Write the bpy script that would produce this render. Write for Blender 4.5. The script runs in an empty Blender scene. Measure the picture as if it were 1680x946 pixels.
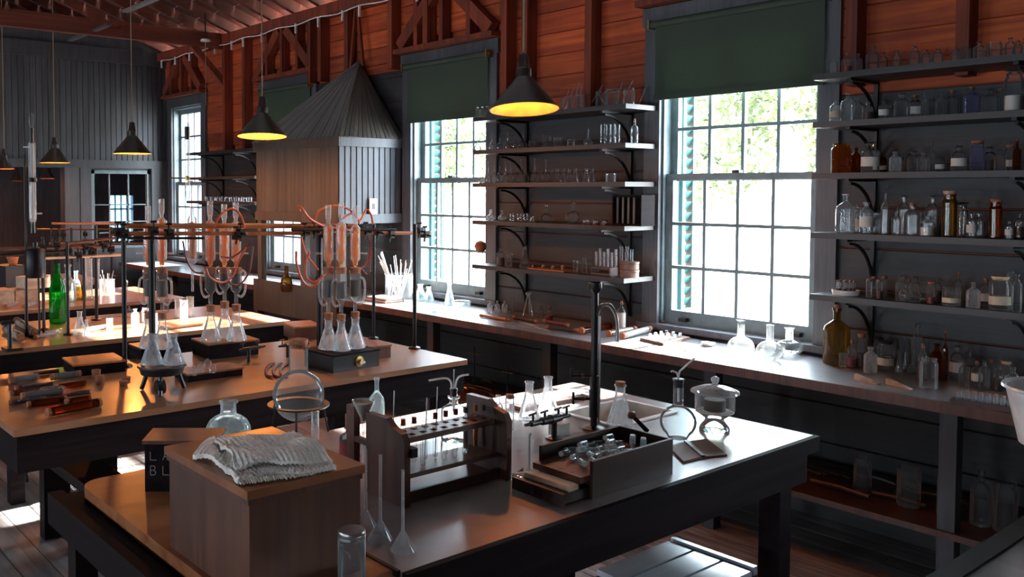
import bpy, math, random
from mathutils import Vector, Matrix
R = random.Random(7)
SC = bpy.context.scene
COL = SC.collection
PI = math.pi
# ---------------------------------------------------------------- camera
F, CX, CY, H = 1461.0, 600.0, 372.0, 1.60
YAW = math.atan(1940 / 1461.0)
PITCH = math.atan((CY - 311.5) / F)
cam_d = bpy.data.cameras.new('camera')
cam = bpy.data.objects.new('camera', cam_d); COL.objects.link(cam)
cam.location = (0, 0, H)
cam.rotation_euler = (PI / 2 - PITCH, 0, YAW)
cam_d.sensor_width = 36.0
cam_d.lens = F / 1680 * 36.0
cam_d.shift_x = (840 - CX) / 1680
cam_d.shift_y = -(473 - CY) / 1680
cam_d.clip_start = 0.02
SC.camera = cam
SC.view_settings.view_transform = 'Standard'
SC.view_settings.look = 'None'
SC.view_settings.gamma = 1.0
SC.view_settings.use_curve_mapping = False
SC.view_settings.exposure = 0.12
SC.cycles.transparent_max_bounces = 32
SC.cycles.max_bounces = 8
SC.cycles.sample_clamp_indirect = 6.0
# ---------------------------------------------------------------- sky and daylight
W = bpy.data.worlds.new('sky'); SC.world = W; W.use_nodes = True
bg = W.node_tree.nodes['Background']
bg.inputs[0].default_value = (0.76, 0.88, 1.0, 1)
bg.inputs[1].default_value = 33.0
SUN = bpy.data.lights.new('sun', 'SUN'); SUN.energy = 120.0; SUN.angle = 0.012; SUN.color = (1, 0.96, 0.90)
sun = bpy.data.objects.new('sun', SUN); COL.objects.link(sun)
sun.rotation_euler = Vector((-0.02, 1.0, 0.50)).to_track_quat('Z', 'Y').to_euler()
LAMP_W = 8.0
LAMP_COL = (1.0, 0.33, 0.07)
# ---------------------------------------------------------------- helpers: photo point -> point on a real plane
_f = Vector((-math.sin(YAW) * math.cos(PITCH), math.cos(YAW) * math.cos(PITCH), -math.sin(PITCH)))
_r = Vector((math.cos(YAW), math.sin(YAW), 0)); _u = _r.cross(_f); _C = Vector((0, 0, H))
def ray(x, y): return _f + _r * ((x - CX) / F) - _u * ((y - CY) / F)
def AZ(x, y, z):
    d = ray(x, y); return _C + d * ((z - H) / d.z)
def AY(x, y, v):
    d = ray(x, y); return _C + d * (v / d.y)
def AX(x, y, v):
    d = ray(x, y); return _C + d * (v / d.x)
def mpp(p): return (Vector(p) - _C).dot(_f) / F
# ---------------------------------------------------------------- materials
MATS = {}
def _nt(name):
    m = bpy.data.materials.new(name); m.use_nodes = True; nt = m.node_tree
    return m, nt, nt.nodes['Principled BSDF']
def wood(name, c1, c2, rough=0.5, axis=0, scale=6.0, bump=0.15, spec=0.5, stain=0.0, coat=0.0, stretch=0.06):
    m, nt, b = _nt(name); N = nt.nodes; L = nt.links
    tc = N.new('ShaderNodeTexCoord'); mp = N.new('ShaderNodeMapping')
    s = [1, 1, 1]; s[axis] = stretch; mp.inputs['Scale'].default_value = s
    L.new(tc.outputs['Object'], mp.inputs['Vector'])
    oi = N.new('ShaderNodeObjectInfo'); ad = N.new('ShaderNodeVectorMath'); ad.operation = 'ADD'
    ml = N.new('ShaderNodeVectorMath'); ml.operation = 'SCALE'; ml.inputs[3].default_value = 13.0
    cb = N.new('ShaderNodeCombineXYZ')
    for i in range(3): L.new(oi.outputs['Random'], cb.inputs[i])
    L.new(cb.outputs[0], ml.inputs[0]); L.new(mp.outputs[0], ad.inputs[0]); L.new(ml.outputs[0], ad.inputs[1])
    n = N.new('ShaderNodeTexNoise'); n.inputs['Scale'].default_value = scale * 4; n.inputs['Detail'].default_value = 7
    n.inputs['Distortion'].default_value = 1.2; L.new(ad.outputs[0], n.inputs['Vector'])
    cr = N.new('ShaderNodeValToRGB'); cr.color_ramp.elements[0].position = 0.36; cr.color_ramp.elements[1].position = 0.64
    cr.color_ramp.elements[0].color = (*c1, 1); cr.color_ramp.elements[1].color = (*c2, 1)
    L.new(n.outputs['Fac'], cr.inputs[0]); out = cr.outputs[0]
    hv = N.new('ShaderNodeHueSaturation'); mr = N.new('ShaderNodeMapRange')
    mr.inputs['To Min'].default_value = 0.78; mr.inputs['To Max'].default_value = 1.2
    L.new(oi.outputs['Random'], mr.inputs['Value']); L.new(mr.outputs[0], hv.inputs['Value']); L.new(out, hv.inputs['Color']); out = hv.outputs[0]
    if stain:
        n2 = N.new('ShaderNodeTexNoise'); n2.inputs['Scale'].default_value = 2.3; n2.inputs['Detail'].default_value = 5
        L.new(tc.outputs['Object'], n2.inputs['Vector'])
        c2_ = N.new('ShaderNodeValToRGB'); c2_.color_ramp.elements[0].position = 0.42; c2_.color_ramp.elements[1].position = 0.62
        c2_.color_ramp.elements[0].color = (1 - stain,) * 3 + (1,)
        L.new(n2.outputs['Fac'], c2_.inputs[0])
        mx = N.new('ShaderNodeMix'); mx.data_type = 'RGBA'; mx.blend_type = 'MULTIPLY'; mx.inputs[0].default_value = 1
        L.new(out, mx.inputs[6]); L.new(c2_.outputs[0], mx.inputs[7]); out = mx.outputs[2]
    L.new(out, b.inputs['Base Color'])
    rr = N.new('ShaderNodeMapRange'); rr.inputs['To Min'].default_value = max(0.05, rough - 0.1); rr.inputs['To Max'].default_value = min(1, rough + 0.12)
    L.new(n.outputs['Fac'], rr.inputs['Value']); L.new(rr.outputs[0], b.inputs['Roughness'])
    b.inputs['Specular IOR Level'].default_value = spec
    if coat: b.inputs['Coat Weight'].default_value = coat; b.inputs['Coat Roughness'].default_value = 0.17
    bp = N.new('ShaderNodeBump'); bp.inputs['Strength'].default_value = bump; bp.inputs['Distance'].default_value = 0.004
    L.new(n.outputs['Fac'], bp.inputs['Height']); L.new(bp.outputs[0], b.inputs['Normal'])
    MATS[name] = m; return m
def plain(name, col, rough=0.5, metal=0.0, var=0.15, bump=0.1, scale=20, spec=0.5, trans=0.0):
    m, nt, b = _nt(name); N = nt.nodes; L = nt.links
    tc = N.new('ShaderNodeTexCoord'); n = N.new('ShaderNodeTexNoise'); n.inputs['Scale'].default_value = scale; n.inputs['Detail'].default_value = 4
    L.new(tc.outputs['Object'], n.inputs['Vector'])
    cr = N.new('ShaderNodeValToRGB')
    cr.color_ramp.elements[0].position = 0.3; cr.color_ramp.elements[1].position = 0.7
    cr.color_ramp.elements[0].color = (*[c * (1 - var) for c in col], 1); cr.color_ramp.elements[1].color = (*[min(1, c * (1 + var)) for c in col], 1)
    L.new(n.outputs['Fac'], cr.inputs[0]); L.new(cr.outputs[0], b.inputs['Base Color'])
    b.inputs['Roughness'].default_value = rough; b.inputs['Metallic'].default_value = metal
    b.inputs['Specular IOR Level'].default_value = spec
    b.inputs['Transmission Weight'].default_value = trans
    if bump:
        bp = N.new('ShaderNodeBump'); bp.inputs['Strength'].default_value = bump; bp.inputs['Distance'].default_value = 0.003
        L.new(n.outputs['Fac'], bp.inputs['Height']); L.new(bp.outputs[0], b.inputs['Normal'])
    MATS[name] = m; return m
def thin_glass(name, tint, haze=0.045, edge=0.30, rough=0.02, hazecol=(0.9, 0.95, 1)):
    m = bpy.data.materials.new(name); m.use_nodes = True; nt = m.node_tree; N = nt.nodes; L = nt.links
    N.remove(N['Principled BSDF'])
    t = N.new('ShaderNodeBsdfTransparent'); t.inputs[0].default_value = (*tint, 1)
    g = N.new('ShaderNodeBsdfGlossy'); g.inputs['Roughness'].default_value = rough
    d = N.new('ShaderNodeBsdfTranslucent'); d.inputs[0].default_value = (*hazecol, 1)
    d2 = N.new('ShaderNodeBsdfDiffuse'); d2.inputs[0].default_value = (*hazecol, 1)
    md = N.new('ShaderNodeMixShader'); md.inputs[0].default_value = 0.5; L.new(d.outputs[0], md.inputs[1]); L.new(d2.outputs[0], md.inputs[2])
    lw = N.new('ShaderNodeLayerWeight'); lw.inputs['Blend'].default_value = edge
    tc = N.new('ShaderNodeTexCoord'); n = N.new('ShaderNodeTexNoise'); n.inputs['Scale'].default_value = 1.6
    L.new(tc.outputs['Object'], n.inputs['Vector'])
    hz = N.new('ShaderNodeMath'); hz.operation = 'MULTIPLY'; hz.inputs[1].default_value = haze * 2
    pw = N.new('ShaderNodeMath'); pw.operation = 'POWER'; pw.inputs[1].default_value = 5.0; L.new(lw.outputs['Facing'], pw.inputs[0])
    h2 = N.new('ShaderNodeMath'); h2.operation = 'MULTIPLY_ADD'; h2.inputs[1].default_value = 0.55; L.new(pw.outputs[0], h2.inputs[0])  # white rim mixed in to imitate bright windows refracted at glass edges
    L.new(n.outputs['Fac'], hz.inputs[0]); L.new(hz.outputs[0], h2.inputs[2])
    m1 = N.new('ShaderNodeMixShader'); L.new(lw.outputs['Fresnel'], m1.inputs[0]); L.new(t.outputs[0], m1.inputs[1]); L.new(g.outputs[0], m1.inputs[2])
    m2 = N.new('ShaderNodeMixShader'); L.new(h2.outputs[0], m2.inputs[0]); L.new(m1.outputs[0], m2.inputs[1]); L.new(md.outputs[0], m2.inputs[2])
    L.new(m2.outputs[0], N['Material Output'].inputs[0])
    MATS[name] = m; return m
def emit(name, col, s):
    m, nt, b = _nt(name); b.inputs['Base Color'].default_value = (*col, 1)
    b.inputs['Emission Color'].default_value = (*col, 1); b.inputs['Emission Strength'].default_value = s
    MATS[name] = m; return m
wood('grey_board', (0.022, 0.022, 0.024), (0.040, 0.039, 0.042), 0.55, 0, 7, 0.3, stain=0.25)
wood('grey_upright', (0.036, 0.037, 0.044), (0.058, 0.059, 0.067), 0.5, 2, 7, 0.25, stain=0.2)
wood('casing_paint', (0.065, 0.07, 0.082), (0.10, 0.105, 0.12), 0.45, 2, 7, 0.25, stain=0.3)
wood('grey_blue', (0.075, 0.085, 0.105), (0.115, 0.125, 0.15), 0.5, 2, 6, 0.15, stain=0.2)
wood('hood_warm_tint', (0.07, 0.062, 0.053), (0.105, 0.09, 0.078), 0.5, 2, 6, 0.12, stain=0.15)  # grey hood boards with the brown of warm lamp light put in
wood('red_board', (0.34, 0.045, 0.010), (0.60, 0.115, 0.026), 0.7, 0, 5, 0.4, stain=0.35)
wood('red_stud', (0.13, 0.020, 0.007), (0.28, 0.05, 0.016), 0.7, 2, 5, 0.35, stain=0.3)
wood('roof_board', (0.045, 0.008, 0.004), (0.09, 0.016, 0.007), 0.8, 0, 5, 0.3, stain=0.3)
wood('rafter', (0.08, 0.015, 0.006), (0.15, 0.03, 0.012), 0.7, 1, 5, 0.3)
wood('floor_board', (0.15, 0.125, 0.12), (0.34, 0.30, 0.295), 0.38, 0, 5, 0.35, stain=0.3)
wood('bench_top', (0.30, 0.125, 0.055), (0.42, 0.20, 0.10), 0.36, 1, 2.5, 0.04, spec=0.6, stain=0.3, coat=0.4)
wood('bench_top_near', (0.19, 0.14, 0.13), (0.27, 0.205, 0.19), 0.34, 1, 2.5, 0.03, spec=0.6, stain=0.45, coat=0.8)
wood('lamplit_board', (0.34, 0.10, 0.032), (0.50, 0.18, 0.06), 0.38, 1, 3, 0.08, stain=0.3)  # wood with the warm lamp glow put into its orange
wood('counter_top', (0.20, 0.205, 0.22), (0.29, 0.295, 0.31), 0.34, 0, 2.5, 0.03, spec=0.6, stain=0.25, coat=0.8)
wood('dark_wood', (0.008, 0.005, 0.006), (0.016, 0.011, 0.012), 0.65, 1, 5, 0.2, spec=0.05)
wood('dark_wood_x', (0.008, 0.005, 0.006), (0.016, 0.011, 0.012), 0.65, 0, 5, 0.2, spec=0.05)
wood('dark_brown', (0.022, 0.010, 0.007), (0.045, 0.020, 0.013), 0.45, 1, 4, 0.12, spec=0.3)
wood('shelf_wood', (0.018, 0.014, 0.014), (0.034, 0.028, 0.028), 0.42, 0, 5, 0.15)
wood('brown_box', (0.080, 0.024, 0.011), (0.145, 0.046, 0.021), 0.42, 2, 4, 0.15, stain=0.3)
wood('brown_box_top', (0.32, 0.095, 0.028), (0.46, 0.16, 0.055), 0.36, 1, 4, 0.12, stain=0.3)  # lid wood saturated to make up for missing warm light
wood('rack_wood', (0.05, 0.016, 0.009), (0.10, 0.034, 0.018), 0.4, 2, 4, 0.12)
wood('rack_shelf', (0.10, 0.05, 0.035), (0.18, 0.10, 0.07), 0.4, 1, 4, 0.12)
wood('pale_wood', (0.42, 0.27, 0.17), (0.60, 0.42, 0.28), 0.5, 1, 4, 0.12)
plain('window_paint', (0.13, 0.18, 0.20), 0.35, bump=0.05)
plain('teal_paint', (0.008, 0.07, 0.07), 0.6)
plain('shade_fabric', (0.040, 0.062, 0.045), 0.75, var=0.06, scale=60)
plain('iron', (0.022, 0.02, 0.02), 0.4, 0.7)
plain('black_paint', (0.012, 0.012, 0.013), 0.35)
plain('lamp_shade_outer', (0.035, 0.024, 0.018), 0.4, 0.3)
plain('lamp_shade_inner', (0.42, 0.17, 0.06), 0.7, spec=0.1)  # white lining coloured orange to carry the lamp glow
plain('cord', (0.30, 0.20, 0.13), 0.8)
plain('white_enamel', (0.78, 0.78, 0.77), 0.25, bump=0)
plain('porcelain', (0.70, 0.68, 0.62), 0.2, bump=0)
plain('cork', (0.32, 0.12, 0.055), 0.85, var=0.4, scale=120, bump=0.4)
plain('rubber_hose', (0.55, 0.085, 0.02), 0.4, bump=0)
plain('rubber_dark', (0.16, 0.022, 0.012), 0.4, bump=0)
plain('brass', (0.45, 0.28, 0.10), 0.35, 0.9)
plain('steel', (0.35, 0.34, 0.33), 0.3, 0.9)
plain('paper', (0.55, 0.45, 0.34), 0.8)
plain('white_label', (0.62, 0.60, 0.56), 0.7)
plain('cloth', (0.85, 0.80, 0.73), 0.95, var=0.12, scale=160, bump=0.8)
plain('leather', (0.085, 0.035, 0.02), 0.6, spec=0.3)
wood('window_lit_paint', (0.24, 0.28, 0.33), (0.32, 0.36, 0.42), 0.3, 1, 4, 0.05, coat=0.6)  # window reflection on the seat put into the pale base colour
plain('white_powder', (0.72, 0.66, 0.60), 0.9)
plain('leaf', (0.15, 0.20, 0.085), 0.6, var=0.5, scale=1.5)
plain('bark', (0.10, 0.075, 0.055), 0.9)
plain('ground_sand', (0.42, 0.40, 0.34), 0.9, scale=2)
plain('red_chem', (0.28, 0.012, 0.008), 0.4)
plain('orange_chem', (0.70, 0.20, 0.02), 0.5)
plain('dark_chem', (0.09, 0.035, 0.02), 0.5)
plain('thimble', (0.10, 0.085, 0.075), 0.7)
plain('chalk', (0.35, 0.33, 0.30), 0.9)
thin_glass('glass', (0.93, 0.95, 0.95))
thin_glass('glass_clean', (0.95, 0.97, 0.97), haze=0.07, edge=0.14)
thin_glass('glass_large', (0.95, 0.97, 0.97), haze=0.05, edge=0.14)
thin_glass('dimming_sheet', (0.20, 0.27, 0.31), haze=0.05, edge=0.05)
thin_glass('glass_frosty', (0.90, 0.93, 0.94), haze=0.22, edge=0.28)
thin_glass('glass_blue', (0.80, 0.90, 0.93), haze=0.22, edge=0.28, hazecol=(0.75, 0.88, 0.92))
thin_glass('glass_amber', (0.55, 0.20, 0.04), haze=0.05, hazecol=(0.6, 0.2, 0.05))
thin_glass('glass_brown', (0.50, 0.33, 0.10), haze=0.10, hazecol=(0.45, 0.28, 0.10))
thin_glass('glass_green', (0.03, 0.55, 0.06), haze=0.12, hazecol=(0.03, 0.6, 0.08))
thin_glass('glass_violet', (0.72, 0.74, 0.95), haze=0.08, hazecol=(0.6, 0.62, 0.9))
thin_glass('glass_orange', (0.95, 0.60, 0.25), haze=0.5, hazecol=(0.95, 0.38, 0.07))  # orange filling tint, saturated further to carry the lamp glow
m_ = MATS['shade_fabric']; nt_ = m_.node_tree; b_ = nt_.nodes['Principled BSDF']
tr_ = nt_.nodes.new('ShaderNodeBsdfTranslucent'); tr_.inputs[0].default_value = (0.09, 0.15, 0.045, 1)
ms_ = nt_.nodes.new('ShaderNodeMixShader'); ms_.inputs[0].default_value = 0.07
nt_.links.new(b_.outputs[0], ms_.inputs[1]); nt_.links.new(tr_.outputs[0], ms_.inputs[2]); nt_.links.new(ms_.outputs[0], nt_.nodes['Material Output'].inputs[0])
thin_glass('pane_glass', (0.95, 0.97, 0.97), haze=0.004, edge=0.08)
emit('bulb_glow', (1.0, 0.42, 0.12), 4.0)
# ---------------------------------------------------------------- mesh builder
def ob(name, me, mat=None, parent=None, loc=None, rot=None, sc=None):
    o = bpy.data.objects.new(name, me); COL.objects.link(o)
    if mat is not None and me is not None and not me.materials:
        me.materials.append(MATS[mat] if isinstance(mat, str) else mat)
    if parent is not None: o.parent = parent
    if loc is not None: o.location = loc
    if rot is not None: o.rotation_euler = rot
    if sc is not None: o.scale = sc if hasattr(sc, '__len__') else (sc, sc, sc)
    return o
class MB:
    def __init__(s): s.v = []; s.f = []
    def box(s, x0, x1, y0, y1, z0, z1):
        i = len(s.v)
        s.v += [(x0, y0, z0), (x1, y0, z0), (x1, y1, z0), (x0, y1, z0), (x0, y0, z1), (x1, y0, z1), (x1, y1, z1), (x0, y1, z1)]
        s.f += [tuple(i + k for k in q) for q in ((0, 3, 2, 1), (4, 5, 6, 7), (0, 1, 5, 4), (1, 2, 6, 5), (2, 3, 7, 6), (3, 0, 4, 7))]
        return s
    def prism(s, pts, d):
        """polygon pts (3D, ordered) swept by vector d"""
        i = len(s.v); n = len(pts); d = Vector(d)
        s.v += [tuple(Vector(p)) for p in pts] + [tuple(Vector(p) + d) for p in pts]
        s.f.append(tuple(i + k for k in range(n))[::-1]); s.f.append(tuple(i + n + k for k in range(n)))
        for k in range(n):
            j = (k + 1) % n; s.f.append((i + k, i + j, i + n + j, i + n + k))
        return s
    def beam(s, a, b, w, h, up=(0, 0, 1)):
        a = Vector(a); b = Vector(b); d = (b - a).normalized(); up = Vector(up)
        sd = d.cross(up).normalized(); u2 = sd.cross(d).normalized()
        c = [a + sd * (x * w / 2) + u2 * (y * h / 2) for x, y in ((-1, -1), (1, -1), (1, 1), (-1, 1))]
        return s.prism(c, b - a)
    def lathe(s, prof, n=20, o=(0, 0, 0)):
        rings = []
        for r, z in prof:
            if r < 1e-5:
                rings.append([len(s.v)]); s.v.append((o[0], o[1], o[2] + z))
            else:
                rings.append(list(range(len(s.v), len(s.v) + n)))
                s.v += [(o[0] + r * math.cos(2 * PI * k / n), o[1] + r * math.sin(2 * PI * k / n), o[2] + z) for k in range(n)]
        for A, B in zip(rings, rings[1:]):
            if len(A) == 1 and len(B) == 1: continue
            for k in range(n):
                j = (k + 1) % n
                if len(A) == 1: s.f.append((A[0], B[j], B[k]))
                elif len(B) == 1: s.f.append((A[k], A[j], B[0]))
                else: s.f.append((A[k], A[j], B[j], B[k]))
        return s
    def tube(s, pts, r, n=8, cap=True):
        pts = [Vector(p) for p in pts]; prev = None; rings = []
        for k, p in enumerate(pts):
            t = (pts[min(k + 1, len(pts) - 1)] - pts[max(k - 1, 0)]).normalized()
            if prev is None:
                a = Vector((0, 0, 1)) if abs(t.z) < 0.9 else Vector((1, 0, 0)); u = t.cross(a).normalized()
            else:
                u = (prev - t * prev.dot(t)).normalized()
            prev = u; w = t.cross(u); rr = r[k] if hasattr(r, '__len__') else r
            rings.append(list(range(len(s.v), len(s.v) + n)))
            s.v += [tuple(p + (u * math.cos(2 * PI * q / n) + w * math.sin(2 * PI * q / n)) * rr) for q in range(n)]
        for A, B in zip(rings, rings[1:]):
            for k in range(n):
                j = (k + 1) % n; s.f.append((A[k], A[j], B[j], B[k]))
        if cap: s.f.append(tuple(rings[0][::-1])); s.f.append(tuple(rings[-1]))
        return s
    def mesh(s, name, mat=None, smooth=False):
        me = bpy.data.meshes.new(name); me.from_pydata(s.v, [], s.f); me.update()
        if smooth:
            me.shade_smooth(); me.set_sharp_from_angle(angle=math.radians(38))
        if mat: me.materials.append(MATS[mat])
        return me
    def build(s, name, mat, parent=None, smooth=False, **k):
        return ob(name, s.mesh(name, mat, smooth), None, parent, **k)
def spline(pts, n=8):
    """Catmull-Rom through pts"""
    P = [Vector(p) for p in pts]; P = [P[0] * 2 - P[1]] + P + [P[-1] * 2 - P[-2]]; out = []
    for i in range(1, len(P) - 2):
        for k in range(n):
            t = k / n; a, b, c, d = P[i - 1:i + 3]
            out.append(0.5 * ((2 * b) + (c - a) * t + (2 * a - 5 * b + 4 * c - d) * t * t + (3 * b - a - 3 * c + d) * t ** 3))
    out.append(P[-2]); return out
def tag(o, label, cat, group=None):
    o['label'] = label; o['category'] = cat
    if group: o['group'] = group
    return o
def thing(name, label, cat, loc=(0, 0, 0), rz=0, group=None):
    o = bpy.data.objects.new(name, None); COL.objects.link(o); o.empty_display_size = 0.05
    o.location = loc; o.rotation_euler = (0, 0, rz); return tag(o, label, cat, group)
def struct(o): o['kind'] = 'structure'; return o
def stuff(o): o['kind'] = 'stuff'; return o
def group_root(name):
    o = bpy.data.objects.new(name, None); COL.objects.link(o); o.empty_display_size = 0.05; return struct(o)
ORD = ['', 'first', 'second', 'third', 'fourth', 'fifth', 'sixth', 'seventh', 'eighth', 'ninth', 'tenth', 'eleventh', 'twelfth', 'thirteenth', 'fourteenth',
       'fifteenth', 'sixteenth', 'seventeenth', 'eighteenth', 'nineteenth', 'twentieth', 'twenty-first', 'twenty-second', 'twenty-third', 'twenty-fourth', 'twenty-fifth',
       'twenty-sixth', 'twenty-seventh', 'twenty-eighth', 'twenty-ninth', 'thirtieth']
# ================================================================ THE ROOM
YW = 4.35          # inner face of the window wall
XE = -9.6          # end wall
XN = 1.6           # wall behind the camera
PLATE = 3.06
WIN = [(-0.95, 0.12), (-3.11, -2.03), (-5.28, -4.28), (-7.42, -6.46), (-9.50, -8.56)]
SILL, HEAD = 0.86, 2.50
# floor: planks along X
fl = group_root('floor')
y = -4.35; k = 0
fm = {}
while y < YW:
    w = 0.135
    x = XE - 3.0 + R.uniform(-1, 0)
    while x < XN:
        ln = R.choice([2.4, 3.0, 3.6]); x1 = min(x + ln, XN)
        if y > -1.6 or True:
            key = (round(x1 - x, 2))
            if key not in fm:
                fm[key] = MB().box(0, x1 - x - 0.003, 0, w - 0.004, -0.03, 0).mesh('plank', 'floor_board')
            if y > -2.2: ob('plank', fm[key], None, fl, loc=(x, y, R.uniform(-0.0015, 0)))
        x = x1
    y += w
MB().box(XE - 3.2, XN, -4.5, 6.2, -0.12, -0.035).build('subfloor', 'dark_wood_x', fl)
# window wall shell (outside skin with openings)
wr = group_root('wall_right')
sk = MB()
xs = [XE - 0.15] + [v for w in sorted(WIN) for v in (w[0] + 0.10, w[1] - 0.10)] + [XN]
for i in range(0, len(xs), 2): sk.box(xs[i], xs[i + 1], YW + 0.02, YW + 0.15, 0, PLATE)
for w in WIN:
    sk.box(w[0] + 0.10, w[1] - 0.10, YW + 0.02, YW + 0.15, 0, SILL - 0.03)
    sk.box(w[0] + 0.10, w[1] - 0.10, YW + 0.02, YW + 0.15, HEAD + 0.03, PLATE)
sk.build('sheathing', 'red_board', wr)
# boards between windows: grey below, red above
edges = [XE] + [v for w in sorted(WIN) for v in w] + [XN]
bays = [(edges[i], edges[i + 1]) for i in range(0, len(edges), 2)]
greytop = {0: 2.62, 1: 2.0, 2: 2.52, 3: 2.05, 4: 2.05, 5: 2.05}
bm_cache = {}
def board(x0, x1, z0, z1, mat, yf=0.0):
    if x1 - x0 < 0.02: return
    key = (round(x1 - x0, 3), round(z1 - z0, 3), mat)
    if key not in bm_cache:
        L_, h = x1 - x0, z1 - z0 - 0.004
        m = MB(); m.prism([(0, 0.018, 0), (0, 0.003, 0), (0, 0, 0.004), (0, 0, h - 0.004), (0, 0.003, h), (0, 0.018, h)], (L_, 0, 0))
        bm_cache[key] = m.mesh('board', mat)
    return ob('board', bm_cache[key], None, wr, loc=(x0, YW + yf + R.uniform(0, 0.002), z0))
for bi, (x0, x1) in enumerate(bays):
    z = 0.0
    while z < greytop[bi] - 0.02:
        board(x0, x1, z, min(z + 0.19, greytop[bi]), 'grey_board'); z += 0.19
z0r = 2.05
z = z0r; row = 0
while z < PLATE - 0.01:
    z1 = min(z + 0.135, PLATE)
    for bi, (x0, x1) in enumerate(bays):
        if z1 > greytop[bi] + 0.03: board(x0, x1, max(z, greytop[bi]), z1, 'red_board')
    if z > HEAD + 0.1:
        for w in WIN: board(w[0], w[1], z, z1, 'red_board')
    z += 0.135
for w in WIN:
    z = 0.0
    while z < SILL - 0.06: board(w[0], w[1], z, min(z + 0.19, SILL - 0.05), 'grey_board'); z += 0.19
# studs, braces, plate (pieces of the wall)
for x in [-8.02, -7.62, -6.80 + 0.33, -6.31, -5.92, -5.35, -4.94, -4.15, -3.97, -3.46, -1.95, -1.50, -1.2, 0.3, 0.9]:
    bi = [i for i, b in enumerate(bays) if b[0] - 0.01 <= x <= b[1] + 0.01]
    zb = (greytop[bi[0]] + 0.0) if bi else 2.66
    if bi and bi[0] in (3, 4, 5): zb = 2.08
    MB().box(x - 0.025, x + 0.025, YW - 0.095, YW + 0.0, zb, PLATE).build('stud', 'red_stud', wr)
for w in WIN:
    c = (w[0] + w[1]) / 2; a = 0.075
    MB().box(w[0] - 0.02, w[1] + 0.02, YW - 0.10, YW, 2.625, 2.66).build('header', 'red_stud', wr)
    MB().beam((w[0] + 0.02, YW - 0.05, 2.68), (c - 0.06, YW - 0.05, PLATE - 0.01), 0.09, 0.07, (0, 1, 0)).build('brace', 'red_stud', wr)
    MB().beam((w[1] - 0.02, YW - 0.05, 2.68), (c + 0.06, YW - 0.05, PLATE - 0.01), 0.09, 0.07, (0, 1, 0)).build('brace', 'red_stud', wr)
    for x in (w[0] + 0.22, c, w[1] - 0.22):
        MB().box(x - 0.02, x + 0.02, YW - 0.085, YW - 0.002, 2.66, PLATE).build('stud', 'red_stud', wr)
MB().box(XE, XN, YW - 0.11, YW + 0.02, PLATE, PLATE + 0.09).build('plate', 'red_stud', wr)
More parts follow.
